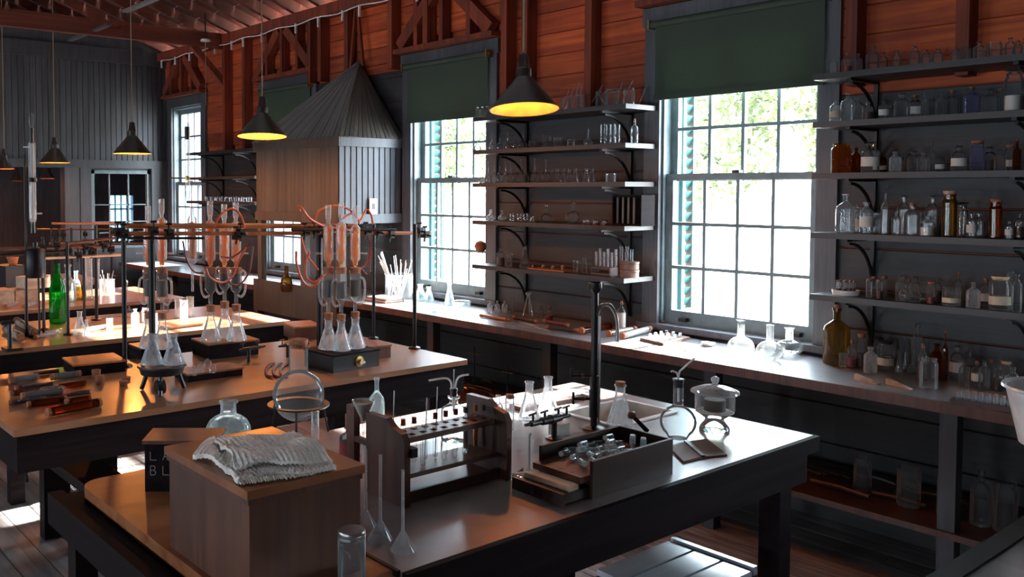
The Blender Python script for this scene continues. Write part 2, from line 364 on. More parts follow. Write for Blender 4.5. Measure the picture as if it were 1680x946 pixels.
# windows
def window(n, x0, x1, pane=True, shade=True, reflect=1):
    root = group_root('window_%d' % n)
    c = 0.10
    cs = MB()
    cs.box(x0, x0 + c, YW - 0.025, YW + 0.004, SILL - 0.05, HEAD + 0.02); cs.box(x1 - c, x1, YW - 0.025, YW + 0.004, SILL - 0.05, HEAD + 0.02)
    cs.box(x0 - 0.015, x1 + 0.015, YW - 0.03, YW + 0.004, HEAD + 0.02, HEAD + 0.12)
    cs.build('casing', 'casing_paint', root)
    MB().box(x0 - 0.02, x1 + 0.02, YW - 0.05, YW + 0.12, SILL - 0.045, SILL - 0.012).build('sill', 'grey_blue', root)
    jb = MB(); jb.box(x0 + c - 0.012, x0 + c + 0.012, YW + 0.004, YW + 0.16, SILL, HEAD + 0.03); jb.box(x1 - c - 0.012, x1 - c + 0.012, YW + 0.004, YW + 0.16, SILL, HEAD + 0.03)
    jb.box(x0 + c, x1 - c, YW + 0.004, YW + 0.16, HEAD, HEAD + 0.03)
    jb.build('jamb', 'window_paint', root)
    a, b = x0 + c + 0.012, x1 - c - 0.012
    mid = 1.67
    for (yy, zb, zt, nm, rb, rt) in ((YW + 0.035, SILL - 0.01, mid + 0.02, 'lower_sash', 0.075, 0.035), (YW + 0.075, mid - 0.02, HEAD, 'upper_sash', 0.035, 0.05)):
        s = MB(); st = 0.042
        s.box(a, a + st, yy, yy + 0.035, zb, zt); s.box(b - st, b, yy, yy + 0.035, zb, zt)
        s.box(a + st, b - st, yy, yy + 0.035, zb, zb + rb); s.box(a + st, b - st, yy, yy + 0.035, zt - rt, zt)
        so = s.build(nm, 'window_paint', root)
        gx0, gx1, gz0, gz1 = a + st, b - st, zb + rb, zt - rt
        cw = (gx1 - gx0) / 4; ch = (gz1 - gz0) / 3
        vm = MB().box(-0.009, 0.009, 0, 0.028, 0, gz1 - gz0).mesh('glazing_bar', 'window_paint')
        hm = MB().box(0, gx1 - gx0, 0, 0.028, -0.009, 0.009).mesh('glazing_bar', 'window_paint')
        for i in (1, 2, 3): ob('glazing_bar', vm, None, so, loc=(gx0 + i * cw, yy + 0.003, gz0))
        for i in (1, 2): ob('glazing_bar', hm, None, so, loc=(gx0, yy + 0.002, gz0 + i * ch))
        if pane:
            pm = MB().box(0, cw - 0.019, 0, 0.002, 0, ch - 0.019).mesh('pane', 'pane_glass')
            pm2 = bpy.data.meshes.new('pane'); w_, h_ = cw - 0.018, ch - 0.018
            pm2.from_pydata([(0, 0, 0), (w_, 0, 0), (w_, 0, h_), (0, 0, h_)], [], [(0, 1, 2, 3)]); pm2.materials.append(MATS['pane_glass'])
            for i in range(4):
                for j in range(3): ob('pane', pm2, None, so, loc=(gx0 + i * cw + 0.009, yy + 0.016, gz0 + j * ch + 0.009))
    lk = MB().box((a + b) / 2 - 0.02, (a + b) / 2 + 0.02, YW + 0.012, YW + 0.05, mid + 0.02, mid + 0.034); lk.build('sash_lock', 'iron', root)
    if pane:
        for xx in (a + 0.13, b - 0.09): MB().box(xx - 0.022, xx + 0.022, YW + 0.0, YW + 0.035, SILL + 0.01, SILL + 0.03).build('sash_lift', 'iron', root)
    # daylight portal (guides sampling of the sky through the opening)
    ld = bpy.data.lights.new('daylight_portal', 'AREA'); ld.shape = 'RECTANGLE'; ld.size = x1 - x0 - 2 * c; ld.size_y = HEAD - SILL; ld.cycles.is_portal = True
    lo = bpy.data.objects.new('daylight_portal', ld); COL.objects.link(lo); lo.location = ((x0 + x1) / 2, YW + 0.17, (HEAD + SILL) / 2); lo.rotation_euler = (-PI / 2, 0, 0)
    return root
def roller_shade(x0, x1, zb, label):
    t = thing('roller_shade', label, 'window shade', ((x0 + x1) / 2, YW - 0.06, HEAD + 0.02), group=None)
    w = (x1 - x0) / 2
    MB().tube([(-w, 0, 0), (w, 0, 0)], 0.02, 12).build('roller', 'shade_fabric', t, True)
    h = HEAD + 0.02 - zb
    MB().box(-w + 0.015, w - 0.015, 0.016, 0.0175, -h, 0).build('fabric', 'shade_fabric', t)
    MB().box(-w + 0.012, w - 0.012, 0.010, 0.022, -h - 0.02, -h + 0.012).build('hem_bar', 'shade_fabric', t)
    for s in (-1, 1):
        b = MB().box(s * (w + 0.004) - 0.004, s * (w + 0.004) + 0.004, -0.025, 0.034, -0.025, 0.025); b.tube([(s * w, 0, 0), (s * (w + 0.02), 0, 0)], 0.007, 8); b.build('bracket', 'brass', t)
    return t
for n, (w, lab) in enumerate([(WIN[1], 'dark green roller shade over the big window left of the right-hand bottle shelves'),
                              (WIN[2], 'green roller shade on the window between the fume hood and the middle glassware shelves'),
                              (WIN[3], 'green roller shade half hidden behind the pointed wooden fume hood')]):
    window(n + 1, *w)
    roller_shade(w[0] + 0.065, w[1] - 0.05, 2.12, lab)
window(4, *WIN[4])
w5 = window(5, *WIN[0], pane=False)
MB().box(WIN[0][0] + 0.08, WIN[0][1] - 0.08, YW - 0.04, YW - 0.038, 1.35, HEAD + 0.02).build('added_shade', 'shade_fabric', w5)  # unseen shade added to cut the light from this window
# outside shutters (teal)
for (w, lab) in ((WIN[1], 'teal shutter outside the big window left of the right-hand bottle shelves'), (WIN[2], 'teal shutter outside the window right of the fume hood')):
    t = thing('shutter', lab, 'shutter', (w[0] + 0.115, YW + 0.155, SILL))
    MB().box(-0.02, 0.02, 0, 0.13, 0, 0.06).box(-0.02, 0.02, 0, 0.13, 1.56, 1.62).box(-0.02, 0.02, 0, 0.03, 0.06, 1.56).box(-0.02, 0.02, 0.10, 0.13, 0.06, 1.56).build('frame', 'teal_paint', t)
    sl = MB().prism([(-0.016, 0.03, 0), (-0.011, 0.03, 0), (0.018, 0.03, 0.05), (0.013, 0.03, 0.05)], (0, 0.07, 0)).mesh('slat', 'teal_paint')
    for k in range(24): ob('slat', sl, None, t, loc=(0, 0, 0.07 + k * 0.0615))
# end wall
we = group_root('wall_far')
DY0, DY1, DZ = 1.3, 3.17, 1.84       # doorway
QY0, QY1, QZ0, QZ1 = 3.46, 4.16, 0.95, 1.82  # inner window
e = MB()
e.box(XE - 0.12, XE - 0.02, -4.35, DY0, 0, 3.3).box(XE - 0.12, XE - 0.02, DY0, DY1, DZ, 3.3).box(XE - 0.12, XE - 0.02, DY1, QY0, 0, 3.3)
e.box(XE - 0.12, XE - 0.02, QY0, QY1, 0, QZ0).box(XE - 0.12, XE - 0.02, QY0, QY1, QZ1, 3.3).box(XE - 0.12, XE - 0.02, QY1, YW + 0.1, 0, 3.3)
e.build('sheathing', 'grey_upright', we)
bd = {}
def bead(y0, z0, z1, w=0.062, par=we, X=XE):
    key = (round(z1 - z0, 3), w)
    if key not in bd:
        h = z1 - z0
        bd[key] = MB().prism([(-0.02, 0, 0), (-0.002, 0, 0), (0, 0.005, 0), (0, w - 0.009, 0), (-0.004, w - 0.004, 0), (-0.02, w - 0.004, 0)][::-1], (0, 0, h)).mesh('matchboard', 'grey_upright')
    return ob('matchboard', bd[key], None, par, loc=(X + R.uniform(-0.002, 0.001), y0, z0))
y = 0.6
while y < YW - 0.03:
    bead(y, 1.93, 3.0); y += 0.062
tr = MB(); tr.box(XE - 0.01, XE + 0.03, 0.4, YW, 3.0, 3.16); tr.build('top_rail', 'grey_upright', we)
MB().box(XE - 0.01, XE + 0.035, 0.4, YW, 1.84, 1.93).build('mid_rail', 'grey_upright', we)
MB().box(XE - 0.01, XE + 0.03, DY1, DY1 + 0.16, 0, 1.84).build('post_board', 'grey_upright', we)
MB().box(XE - 0.01, XE + 0.03, DY1 + 0.17, QY0, 0, 1.84).build('post_board', 'grey_upright', we)
MB().box(XE - 0.01, XE + 0.03, QY1, YW, 0, 1.84).build('post_board', 'grey_upright', we)
MB().box(XE - 0.01, XE + 0.025, QY0, QY1, 0, QZ0).build('apron_board', 'grey_upright', we)
iw = group_root('window_6')
s = MB(); s.box(XE - 0.06, XE - 0.01, QY0, QY0 + 0.05, QZ0, QZ1).box(XE - 0.06, XE - 0.01, QY1 - 0.04, QY1, QZ0, QZ1).box(XE - 0.06, XE - 0.01, QY0, QY1, QZ0, QZ0 + 0.04).box(XE - 0.06, XE - 0.01, QY0, QY1, QZ1 - 0.04, QZ1)
s.build('sash', 'window_paint', iw)
for yy in (QY0 + 0.22, QY0 + 0.44): MB().box(XE - 0.05, XE - 0.03, yy, yy + 0.014, QZ0, QZ1).build('glazing_bar', 'window_paint', iw)
for zz in (1.12, 1.24, 1.43): MB().box(XE - 0.05, XE - 0.03, QY0, QY1, zz, zz + 0.012).build('glazing_bar', 'window_paint', iw)
# second room beyond
wb = group_root('wall_beyond')
B = MB(); X2 = -12.6
wy0, wy1, wz0, wz1 = 4.82, 5.18, 0.85, 1.52
B.box(X2 - 0.1, X2, -1, wy0, 0, 3.3).box(X2 - 0.1, X2, wy1, 6.2, 0, 3.3).box(X2 - 0.1, X2, wy0, wy1, 0, wz0).box(X2 - 0.1, X2, wy0, wy1, wz1, 3.3)
B.box(X2, XE - 0.12, 6.1, 6.2, 0, 3.3).box(X2, XE - 0.12, -1, -0.9, 0, 3.3).box(X2, XE - 0.12, YW + 0.15, YW + 0.16, 0, 0.01)
B.box(XE - 0.12, XE - 0.02, YW + 0.1, 6.2, 0, 3.3)
B.build('panelling', 'grey_blue', wb)
for k in range(1, 3): MB().box(X2 - 0.05, X2 - 0.03, wy0, wy1, wz0 + k * 0.23, wz0 + k * 0.23 + 0.022).build('glazing_bar', 'window_paint', wb)
for k in range(1, 4): MB().box(X2 - 0.05, X2 - 0.03, wy0 + k * 0.09, wy0 + k * 0.09 + 0.018, wz0, wz1).build('glazing_bar', 'window_paint', wb)
MB().box(X2 - 0.02, X2 - 0.018, wy0, wy1, wz0, wz1).build('dimming_sheet', 'dimming_sheet', wb)  # tinted sheet added across the far window to dim it
ct = MB(); n = 30
for k in range(n):
    a = wy0 + 0.3 * k / n; ct.v += [(X2 + 0.06 + 0.02 * math.sin(k * 1.7), a, wz0 - 0.1), (X2 + 0.06 + 0.02 * math.sin(k * 1.7), a, wz1 + 0.1)]
# other sides of the room (they are behind the camera but close the building)
wl = group_root('wall_left')
l = MB(); lw = [(-8.4, -7.4), (-6.2, -5.2), (-3.6, -3.1), (-1.5, -1.0), (0.3, 0.8)]  # unseen openings, shaped to tune fill light and bottle highlights
xs = [XE - 0.15] + [v for q in lw for v in q] + [XN]
for i in range(0, len(xs), 2): l.box(xs[i], xs[i + 1], -4.5, -4.35, 0, PLATE + 0.1)
for q in lw: l.box(q[0], q[1], -4.5, -4.35, 0, 0.86).box(q[0], q[1], -4.5, -4.35, 1.55, PLATE + 0.1)
l.build('sheathing', 'grey_board', wl)
for q in lw:
    ld = bpy.data.lights.new('daylight_portal', 'AREA'); ld.shape = 'RECTANGLE'; ld.size = q[1] - q[0]; ld.size_y = 0.69; ld.cycles.is_portal = True
    lo = bpy.data.objects.new('daylight_portal', ld); COL.objects.link(lo); lo.location = ((q[0] + q[1]) / 2, -4.52, 1.205); lo.rotation_euler = (PI / 2, 0, 0)
wn = group_root('wall_near'); MB().box(XN, XN + 0.12, -4.5, YW + 0.15, 0, 4.8).build('sheathing', 'grey_board', wn)
# roof
SLOPE = 0.36; RIDGE = 0.0
ce = group_root('ceiling')
def zr(y): return PLATE + 0.09 + (YW - abs(y)) * SLOPE
rm = MB().prism([(0, YW + 0.1, PLATE + 0.055), (0, YW + 0.1, PLATE + 0.16), (0, RIDGE, zr(0) + 0.10), (0, RIDGE, zr(0))], (0.05, 0, 0)).mesh('rafter', 'rafter')
rm2 = MB().prism([(0, -YW - 0.1, PLATE + 0.055), (0, -YW - 0.1, PLATE + 0.16), (0, RIDGE, zr(0) + 0.10), (0, RIDGE, zr(0))][::-1], (0.05, 0, 0)).mesh('rafter', 'rafter')
x = -12.4
while x < XN:
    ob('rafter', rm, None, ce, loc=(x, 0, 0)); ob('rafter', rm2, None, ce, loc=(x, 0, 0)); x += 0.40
for sgn in (1, -1):
    y = YW + 0.25
    while y > 0:
        y1 = y - 0.24
        za, zb_ = zr(y) + 0.105, zr(y1) + 0.105
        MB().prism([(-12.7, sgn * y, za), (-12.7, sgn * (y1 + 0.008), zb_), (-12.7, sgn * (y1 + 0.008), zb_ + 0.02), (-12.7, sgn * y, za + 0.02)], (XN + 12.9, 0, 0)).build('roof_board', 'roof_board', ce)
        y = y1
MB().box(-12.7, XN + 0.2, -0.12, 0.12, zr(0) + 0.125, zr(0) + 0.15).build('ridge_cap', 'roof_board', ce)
cap = MB(); cap.prism([(-12.75, -4.6, 2.9), (-12.75, 4.6, 2.9), (-12.75, 0, zr(0) + 0.2)], (0.05, 0, 0)); cap.prism([(XN + 0.05, -4.6, 2.9), (XN + 0.05, 4.6, 2.9), (XN + 0.05, 0, zr(0) + 0.2)], (0.05, 0, 0))
cap.box(-12.7, XE - 0.1, YW + 0.2, 6.2, 3.1, 3.15); cap.build('gable', 'roof_board', ce)
for X in (-8.05, -4.6, -1.3):
    MB().box(X - 0.035, X + 0.035, -YW, YW, PLATE - 0.05, PLATE + 0.10).build('tie_beam', 'rafter', ce)
MB().beam((-8.05, YW - 0.02, 2.62), (-8.05, YW - 0.42, 3.02), 0.06, 0.06).build('knee_brace', 'red_stud', ce)
# ================================================================ outside
gr = struct(MB().box(-40, 40, YW + 0.16, 60, -0.5, -0.4).build('ground', 'ground_sand'))
def crown(n, rx, ry, rz, seed):
    q = random.Random(seed); m = MB()
    for _ in range(n):
        th = q.uniform(0, 2 * PI); ph = math.acos(q.uniform(-1, 1)); rr = q.uniform(0.55, 1.0) ** 0.6 * (1 + 0.25 * math.sin(3 * th + seed) * math.sin(2 * ph))
        c = Vector((rx * rr * math.sin(ph) * math.cos(th), ry * rr * math.sin(ph) * math.sin(th), rz * rr * math.cos(ph)))
        a = Vector((q.uniform(-1, 1), q.uniform(-1, 1), q.uniform(-1, 1))).normalized() * 0.085; b = a.cross(Vector((q.uniform(-1, 1), q.uniform(-1, 1), q.uniform(-1, 1)))).normalized() * 0.055
        i = len(m.v); m.v += [tuple(c - a), tuple(c + b), tuple(c + a), tuple(c - b)]; m.f.append((i, i + 1, i + 2, i + 3))
    return m.mesh('foliage', 'leaf')
cr = [crown(8000, 1.9, 1.7, 1.6, s) for s in (1, 2, 3)]
trees = [(-9.4, 14.5, 3.0, 1.0), (-5.3, 13.5, 2.9, 0.95), (-13.6, 15.5, 3.1, 1.05), (-18.2, 15, 2.9, 1.0), (-23, 15.5, 3.0, 1.1), (-28.5, 14, 2.8, 1.1), (-1.5, 13.5, 3.2, 0.9)]
for i, (x, y, z, s) in enumerate(trees):
    lab = ['leafy tree outside, seen through the middle of the biggest window', 'leafy tree outside behind the right panes of the biggest window', 'leafy tree outside seen through the window right of the fume hood',
           'leafy tree outside seen between fume hood and second window', 'leafy tree outside hidden mostly by the fume hood', 'leafy tree outside beyond the farthest window', 'small leafy tree outside nearest the right-hand shelves'][i]
    t = thing('tree', lab, 'tree', (x, y, -0.4), R.uniform(0, 6), 'trees outside the windows')
    stuff(ob('foliage', cr[i % 3], None, t, loc=(0, 0, z + 0.4), sc=s))
    MB().tube([(0, 0, 0), (0.05, 0, 1.2), (0, 0.1, z)], [0.16, 0.12, 0.08], 8).build('trunk', 'bark', t, True)
# ================================================================ SHARED GLASSWARE MESHES (unit radius, unit height)
PROF = {
 'bottle': [(0, 0.01), (0.9, 0), (1, 0.03), (1, 0.62), (0.93, 0.68), (0.6, 0.745), (0.36, 0.78), (0.34, 0.80), (0.34, 0.895), (0.5, 0.90), (0.5, 0.93), (0.36, 0.935)],
 'narrow': [(0, 0.01), (0.92, 0), (1, 0.02), (1, 0.60), (0.9, 0.68), (0.45, 0.76), (0.28, 0.79), (0.27, 0.95), (0.36, 0.955), (0.36, 1.0), (0.24, 1.0)],
 'jar': [(0, 0.01), (0.93, 0), (1, 0.03), (1, 0.80), (0.93, 0.86), (0.80, 0.88), (0.80, 0.96), (0.86, 0.97), (0.86, 1.0)],
 'vial': [(0, 0.0), (0.6, 0.02), (1, 0.06), (1, 0.92), (1.1, 0.94), (1.1, 0.97), (0.95, 1.0)],
 'beaker': [(0, 0.01), (0.88, 0), (1, 0.05), (1, 0.96), (1.08, 1.0)],
 'erlen': [(0, 0.012), (0.92, 0), (1, 0.03), (0.98, 0.08), (0.40, 0.70), (0.36, 0.76), (0.36, 0.94), (0.44, 0.97), (0.44, 1.0)],
 'florence': [(0, 0.0), (0.45, 0.005)] + [(math.sin(a), 0.275 - 0.275 * math.cos(a)) for a in [0.55, 0.8, 1.1, 1.4, 1.7, 2.0, 2.3, 2.55, 2.75]] + [(0.30, 0.55), (0.27, 0.60), (0.26, 0.96), (0.36, 0.98), (0.36, 1.0)],
 'volumetric': [(0, 0.0), (0.75, 0.0), (0.97, 0.08), (1, 0.16), (0.85, 0.27), (0.45, 0.38), (0.2, 0.46), (0.16, 0.52), (0.15, 0.97), (0.24, 1.0)],
 'tube': [(0, 0.0), (0.5, 0.012), (0.87, 0.035), (1, 0.08), (1, 0.97), (1.15, 0.985), (1.15, 1.0)],
 'cylinder': [(0, 0.0), (1.5, 0.0), (1.5, 0.03), (0.9, 0.06), (1, 0.1), (1, 0.97), (1.2, 1.0)],
 'jug': [(0, 0.01), (0.85, 0), (0.97, 0.05), (1, 0.2), (0.97, 0.36), (0.84, 0.50), (0.60, 0.60), (0.40, 0.655), (0.35, 0.70), (0.34, 0.93), (0.42, 0.945), (0.44, 0.975), (0.38, 1.0)],
 'wine': [(0, 0.02), (0.92, 0), (1, 0.03), (1, 0.52), (0.92, 0.60), (0.62, 0.72), (0.38, 0.84), (0.30, 0.93), (0.34, 0.935), (0.34, 0.975), (0.28, 1.0)],
}
_gm = {}
def gmesh(kind, mat, n=None):
    k = (kind, mat)
    if k not in _gm: _gm[k] = MB().lathe(PROF[kind], n or 18).mesh('glass_' + kind, mat, True)
    return _gm[k]
def cmesh(name, mat, prof, n=12):
    k = (name, mat, len(prof))
    if k not in _gm: _gm[k] = MB().lathe(prof, n).mesh(name, mat, True)
    return _gm[k]
STOP = [(0, 0), (0.30, 0), (0.33, 0.08), (0.36, 0.12), (0.22, 0.13), (0.2, 0.16), (0.42, 0.19), (0.5, 0.24), (0.42, 0.29), (0, 0.31)]
CORK = [(0, 0), (0.8, 0), (1, 1), (0.95, 1.02), (0, 1.02)]
FILL = [(0, 0), (1, 0), (1, 1), (0, 1)]
BAND = [(1, 0), (1, 1)]
def vessel(kind, loc, r, h, label, cat, mat='glass', top=None, fill=None, band=None, name=None, group=None, rz=0, tilt=None):
    """one piece of glassware; stopper, cork, contents and paper label are its parts"""
    nm = name or {'bottle': 'reagent_bottle', 'narrow': 'narrow_bottle', 'jar': 'specimen_jar', 'vial': 'glass_vial', 'beaker': 'beaker', 'erlen': 'conical_flask', 'florence': 'round_flask',
                  'volumetric': 'volumetric_flask', 'tube': 'test_tube', 'cylinder': 'measuring_cylinder', 'jug': 'glass_jug', 'wine': 'glass_bottle'}[kind]
    o = ob(nm, gmesh(kind, mat), None, None, loc=loc, rot=tilt or (0, 0, rz), sc=(r, r, h)); tag(o, label, cat, group)
    zs = r / h
    if top == 'stopper':
        sm = cmesh('stopper', mat, STOP); s = {'bottle': 1.0, 'narrow': 0.75, 'jar': 2.0}.get(kind, 1)
        ob('stopper', sm, None, o, loc=(0, 0, 0.90 if kind != 'jar' else 0.97), sc=(s, s, min(0.30, zs * s * 1.3) * 1.0 / 0.31 * 0.31 / 0.31 if False else max(0.25, zs * s)))
    elif top in ('cork', 'lid', 'darklid'):
        rr = {'bottle': 0.34, 'narrow': 0.24, 'jar': 0.9, 'vial': 0.9, 'erlen': 0.38, 'florence': 0.30, 'jug': 0.4, 'tube': 0.95, 'cylinder': 0.95, 'beaker': 1.05, 'volumetric': 0.2, 'wine': 0.26}[kind]
        z0 = {'bottle': 0.87, 'narrow': 0.93}.get(kind, 0.95); mt = {'cork': 'cork', 'lid': 'pale_wood', 'darklid': 'black_paint'}[top]
        ob('cork' if top == 'cork' else 'lid', cmesh('cork', mt, CORK), None, o, loc=(0, 0, z0), sc=(rr, rr, 0.12))
    if fill:
        fh, fm_ = fill
        if kind in ('erlen',): ob('contents', cmesh('contents_cone', fm_, [(0, 0), (1, 0), (0.62, 1), (0, 1)]), None, o, loc=(0, 0, 0.02), sc=(0.9, 0.9, fh))
        else: ob('contents', cmesh('contents', fm_, FILL), None, o, loc=(0, 0, 0.03), sc=(0.93, 0.93, fh))
    if band:
        b0, b1, bm_ = band
        ob('paper_label', cmesh('paper_label', bm_, BAND, 18), None, o, loc=(0, 0, b0), sc=(1.015, 1.015, b1 - b0))
    return o
def at_px(px, py, z, w, h):
    """stand something on the plane z at the photographed spot; w,h in photo pixels -> (loc, radius, height)"""
    p = AZ(px, py, z); m = mpp(p); return (p.x, p.y, z), w * m / 2, h * m
# ================================================================ TABLES
def table(label, x0, x1, y0, y1, top, z=0.80, legs=((0.06, 0.12), (0.06, -0.12), (-0.06, 0.12), (-0.06, -0.12)), hole=None, edge=False, th=0.024, apron=0.13, ends=True):
    t = thing('workbench', label, 'table', ((x0 + x1) / 2, (y0 + y1) / 2, 0))
    cx, cy = (x0 + x1) / 2, (y0 + y1) / 2
    m = MB()
    if hole:
        a, b, c, d = hole
        m.box(x0 - cx, x1 - cx, y0 - cy, c - cy, z - th, z).box(x0 - cx, x1 - cx, d - cy, y1 - cy, z - th, z).box(x0 - cx, a - cx, c - cy, d - cy, z - th, z).box(b - cx, x1 - cx, c - cy, d - cy, z - th, z)
    else: m.box(x0 - cx, x1 - cx, y0 - cy, y1 - cy, z - th, z)
    m.build('tabletop', top, t)
    i = 0.012
    if edge: MB().box(x1 - cx + 0.0005, x1 - cx + 0.016, y0 - cy, y1 - cy + 0.012, z - 0.05, z - 0.001).box(x0 - cx, x1 - cx, y1 - cy + 0.0005, y1 - cy + 0.012, z - 0.05, z - 0.001).build('edge_moulding', 'dark_wood', t)
    for (a, b, c, d) in ((x1 - i - 0.025, x1 - i, y0 + i, y1 - i), (x0 + i, x0 + i + 0.025, y0 + i, y1 - i)):
        MB().box(a - cx, b - cx, c - cy, d - cy, z - th - apron, z - th).build('apron', 'dark_wood', t)
    for (a, b, c, d) in ((x0 + i + 0.025, x1 - i - 0.025, y0 + i, y0 + i + 0.025), (x0 + i + 0.025, x1 - i - 0.025, y1 - i - 0.025, y1 - i)):
        MB().box(a - cx, b - cx, c - cy, d - cy, z - th - apron, z - th).build('apron', 'dark_wood', t)
    lm = MB().box(-0.035, 0.035, -0.035, 0.035, 0, z - th).mesh('leg', 'dark_wood')
    for lx, ly in legs:
        ob('leg', lm, None, t, loc=((x0 + lx if lx > 0 else x1 + lx) - cx, (y0 + ly if ly > 0 else y1 + ly) - cy, 0))
    return t
SINK = (-2.10, -1.86, 2.46, 2.80)
T1 = table('nearest long wooden workbench carrying the test tube rack and the sink', -2.42, -1.42, 1.165, 2.90, 'bench_top_near', legs=((0.06, 0.2), (0.06, -0.12), (-0.06, 0.5), (-0.06, -0.12)), hole=SINK, edge=True)
T2 = table('second workbench, orange lit top with rubber hose apparatus over it', -4.02, -3.05, 0.83, 2.90, 'bench_top', legs=((0.06, 0.66), (0.06, -0.12), (-0.06, 0.66), (-0.06, -0.12)))
T3 = table('third workbench from the front, carrying the bright green bottle', -5.55, -4.62, 0.60, 2.90, 'bench_top', legs=((0.06, 0.68), (0.06, -0.12), (-0.06, 0.68), (-0.06, -0.12)))
T4 = table('fourth workbench from the front, with stacked wooden boxes at its left', -7.05, -6.08, 0.60, 2.90, 'bench_top')
T5 = table('farthest workbench, before the battened end wall', -8.55, -7.60, 0.60, 2.90, 'bench_top')
T0 = table('workbench whose corner shows at the bottom right of the photo', -0.745, 0.25, 1.55, 2.90, 'counter_top')
# low board continuing the near bench, with a rounded corner, on a black frame
t = thing('side_board', 'orange wooden board with a rounded corner, below the big brown box', 'table', (-1.9, 0.98, 0))
pts = []
a0, b0, a1, b1 = -2.40, 0.82, -1.44, 1.160
for k in range(7):
    an = PI + k * PI / 12; pts.append((a0 + 0.06 + 0.06 * math.cos(an) + 1.9, b0 + 0.06 + 0.06 * math.sin(an) - 0.98, 0.765))
pts += [(a1 + 1.9, b0 - 0.98, 0.765), (a1 + 1.9, b1 - 0.98, 0.765), (a0 + 1.9, b1 - 0.98, 0.765)]
MB().prism(pts, (0, 0, 0.035)).build('board', 'lamplit_board', t)
MB().box(a0 + 1.86, a1 + 1.9, 0.75 - 0.98, 0.79 - 0.98, 0.69, 0.775).box(a0 + 1.86, a1 + 1.9, 0.79 - 0.98, b1 - 0.98, 0.69, 0.762).build('frame', 'dark_wood_x', t)
for lx in (-0.44, 0.40): MB().box(lx - 0.03, lx + 0.03, -0.20, -0.14, 0, 0.69).build('leg', 'dark_wood', t)
MB().box(-0.01, 0.475, 0.175, 0.184, 0.789, 0.803).build('edge_strip', 'iron', t)
# dark bench between the tables
t = thing('low_bench', 'long black low bench crossing the aisle left of the nearest workbench', 'bench', (-3.7, 1.30, 0))
MB().box(-0.75, 0.72, -0.09, 0.08, 0.385, 0.43).build('seat', 'dark_wood_x', t)
for lx in (-0.42, 0.60): MB().box(lx - 0.035, lx + 0.035, -0.06, 0.06, 0, 0.385).build('leg', 'dark_wood', t)
# slatted crate under the near bench
t = thing('slatted_stool', 'low stool with pale slatted seat catching the light under the nearest bench', 'stool', (-1.55, 2.36, 0))
for k, (a, b) in enumerate(((-0.15, -0.062), (-0.052, 0.038), (0.048, 0.138))):
    MB().box(a, b, -0.20, 0.165, 0.432, 0.45).build('slat', 'window_lit_paint', t)
MB().box(-0.15, 0.138, 0.175, 0.195, 0.432, 0.458).build('back_strip', 'window_lit_paint', t)
MB().box(-0.15, 0.138, -0.21, 0.196, 0.39, 0.430).build('frame', 'dark_wood', t)
for a in (-0.135, 0.123):
    for b in (-0.19, 0.18): MB().box(a - 0.015, a + 0.015, b - 0.015, b + 0.015, 0, 0.39).build('leg', 'dark_wood', t)
# wall counter
t = thing('wall_counter', 'long narrow wooden counter running under all the windows', 'counter', (-4.5, 4.05, 0))
MB().box(-5.0, 5.2, -0.30, 0.255, 0.775, 0.80).build('worktop', 'counter_top', t)
MB().box(-5.0, 5.2, -0.315, -0.301, 0.760, 0.802).build('edge_board', 'rack_wood', t)
MB().box(-5.0, 5.2, -0.27, 0.27, 0.27, 0.295).build('lower_shelf', 'rack_wood', t)
for x in (-8.3, -6.6, -5.5, -4.35, -3.36, -2.35, -1.35, -0.2):
    MB().box(x + 4.5 - 0.03, x + 4.5 + 0.03, -0.25, -0.19, 0, 0.774).build('post', 'grey_upright', t)
# near right corner strip on the right-hand bench
MB().box(-0.745 + 0.2475 - 0.0, -0.70 + 0.2475, -0.66, 0.67, 0.801, 0.806).build('edge_strip', 'iron', T0)
# ================================================================ WALL SHELVES
def bracket(par, x, z):
    m = MB(); pts = [(x, 4.10 + 0.235 * math.sin(a), z - 0.215 + 0.195 * math.cos(a)) for a in [k * PI / 2 / 8 for k in range(9)]]
    for p, q in zip(pts, pts[1:]): m.beam(p, q, 0.012, 0.010, (1, 0, 0))
    m.box(x - 0.009, x + 0.009, 4.332, 4.348, z - 0.225, z); m.box(x - 0.009, x + 0.009, 4.07, 4.348, z - 0.012, z)
    me = m.mesh('bracket', 'iron')
    return ob('bracket', me, None, par)
SH = {}
def shelf(key, x0, x1, z, label, brs, y0=4.05):
    o = MB().box(x0, x1, y0, 4.346, z - 0.026, z).build('wall_shelf', 'shelf_wood'); tag(o, label, 'shelf')
    for b in brs: bracket(o, b, z - 0.026)
    SH[key] = z; return o
names_r = ['topmost', 'second', 'third', 'fourth', 'fifth']
for i, z in enumerate((2.12, 1.906, 1.676, 1.408, 1.127)):
    shelf('r%d' % i, -2.015, -0.97, z, 'dark wooden wall shelf right of the big window, %s of five counting down' % names_r[i], (-1.87, -1.25))
for i, z in enumerate((2.07, 1.857, 1.645, 1.402, 1.115)):
    shelf('m%d' % i, -4.22, -3.03, z, 'dark wooden wall shelf between the two nearest windows, %s of five counting down' % names_r[i], (-4.02, -3.21))
for i, z in enumerate((1.98, 1.73, 1.49)):
    shelf('f%d' % i, -8.45, -7.05, z, 'small far wall shelf left of the fume hood, %s of three counting down' % names_r[i], (-8.2, -7.5))
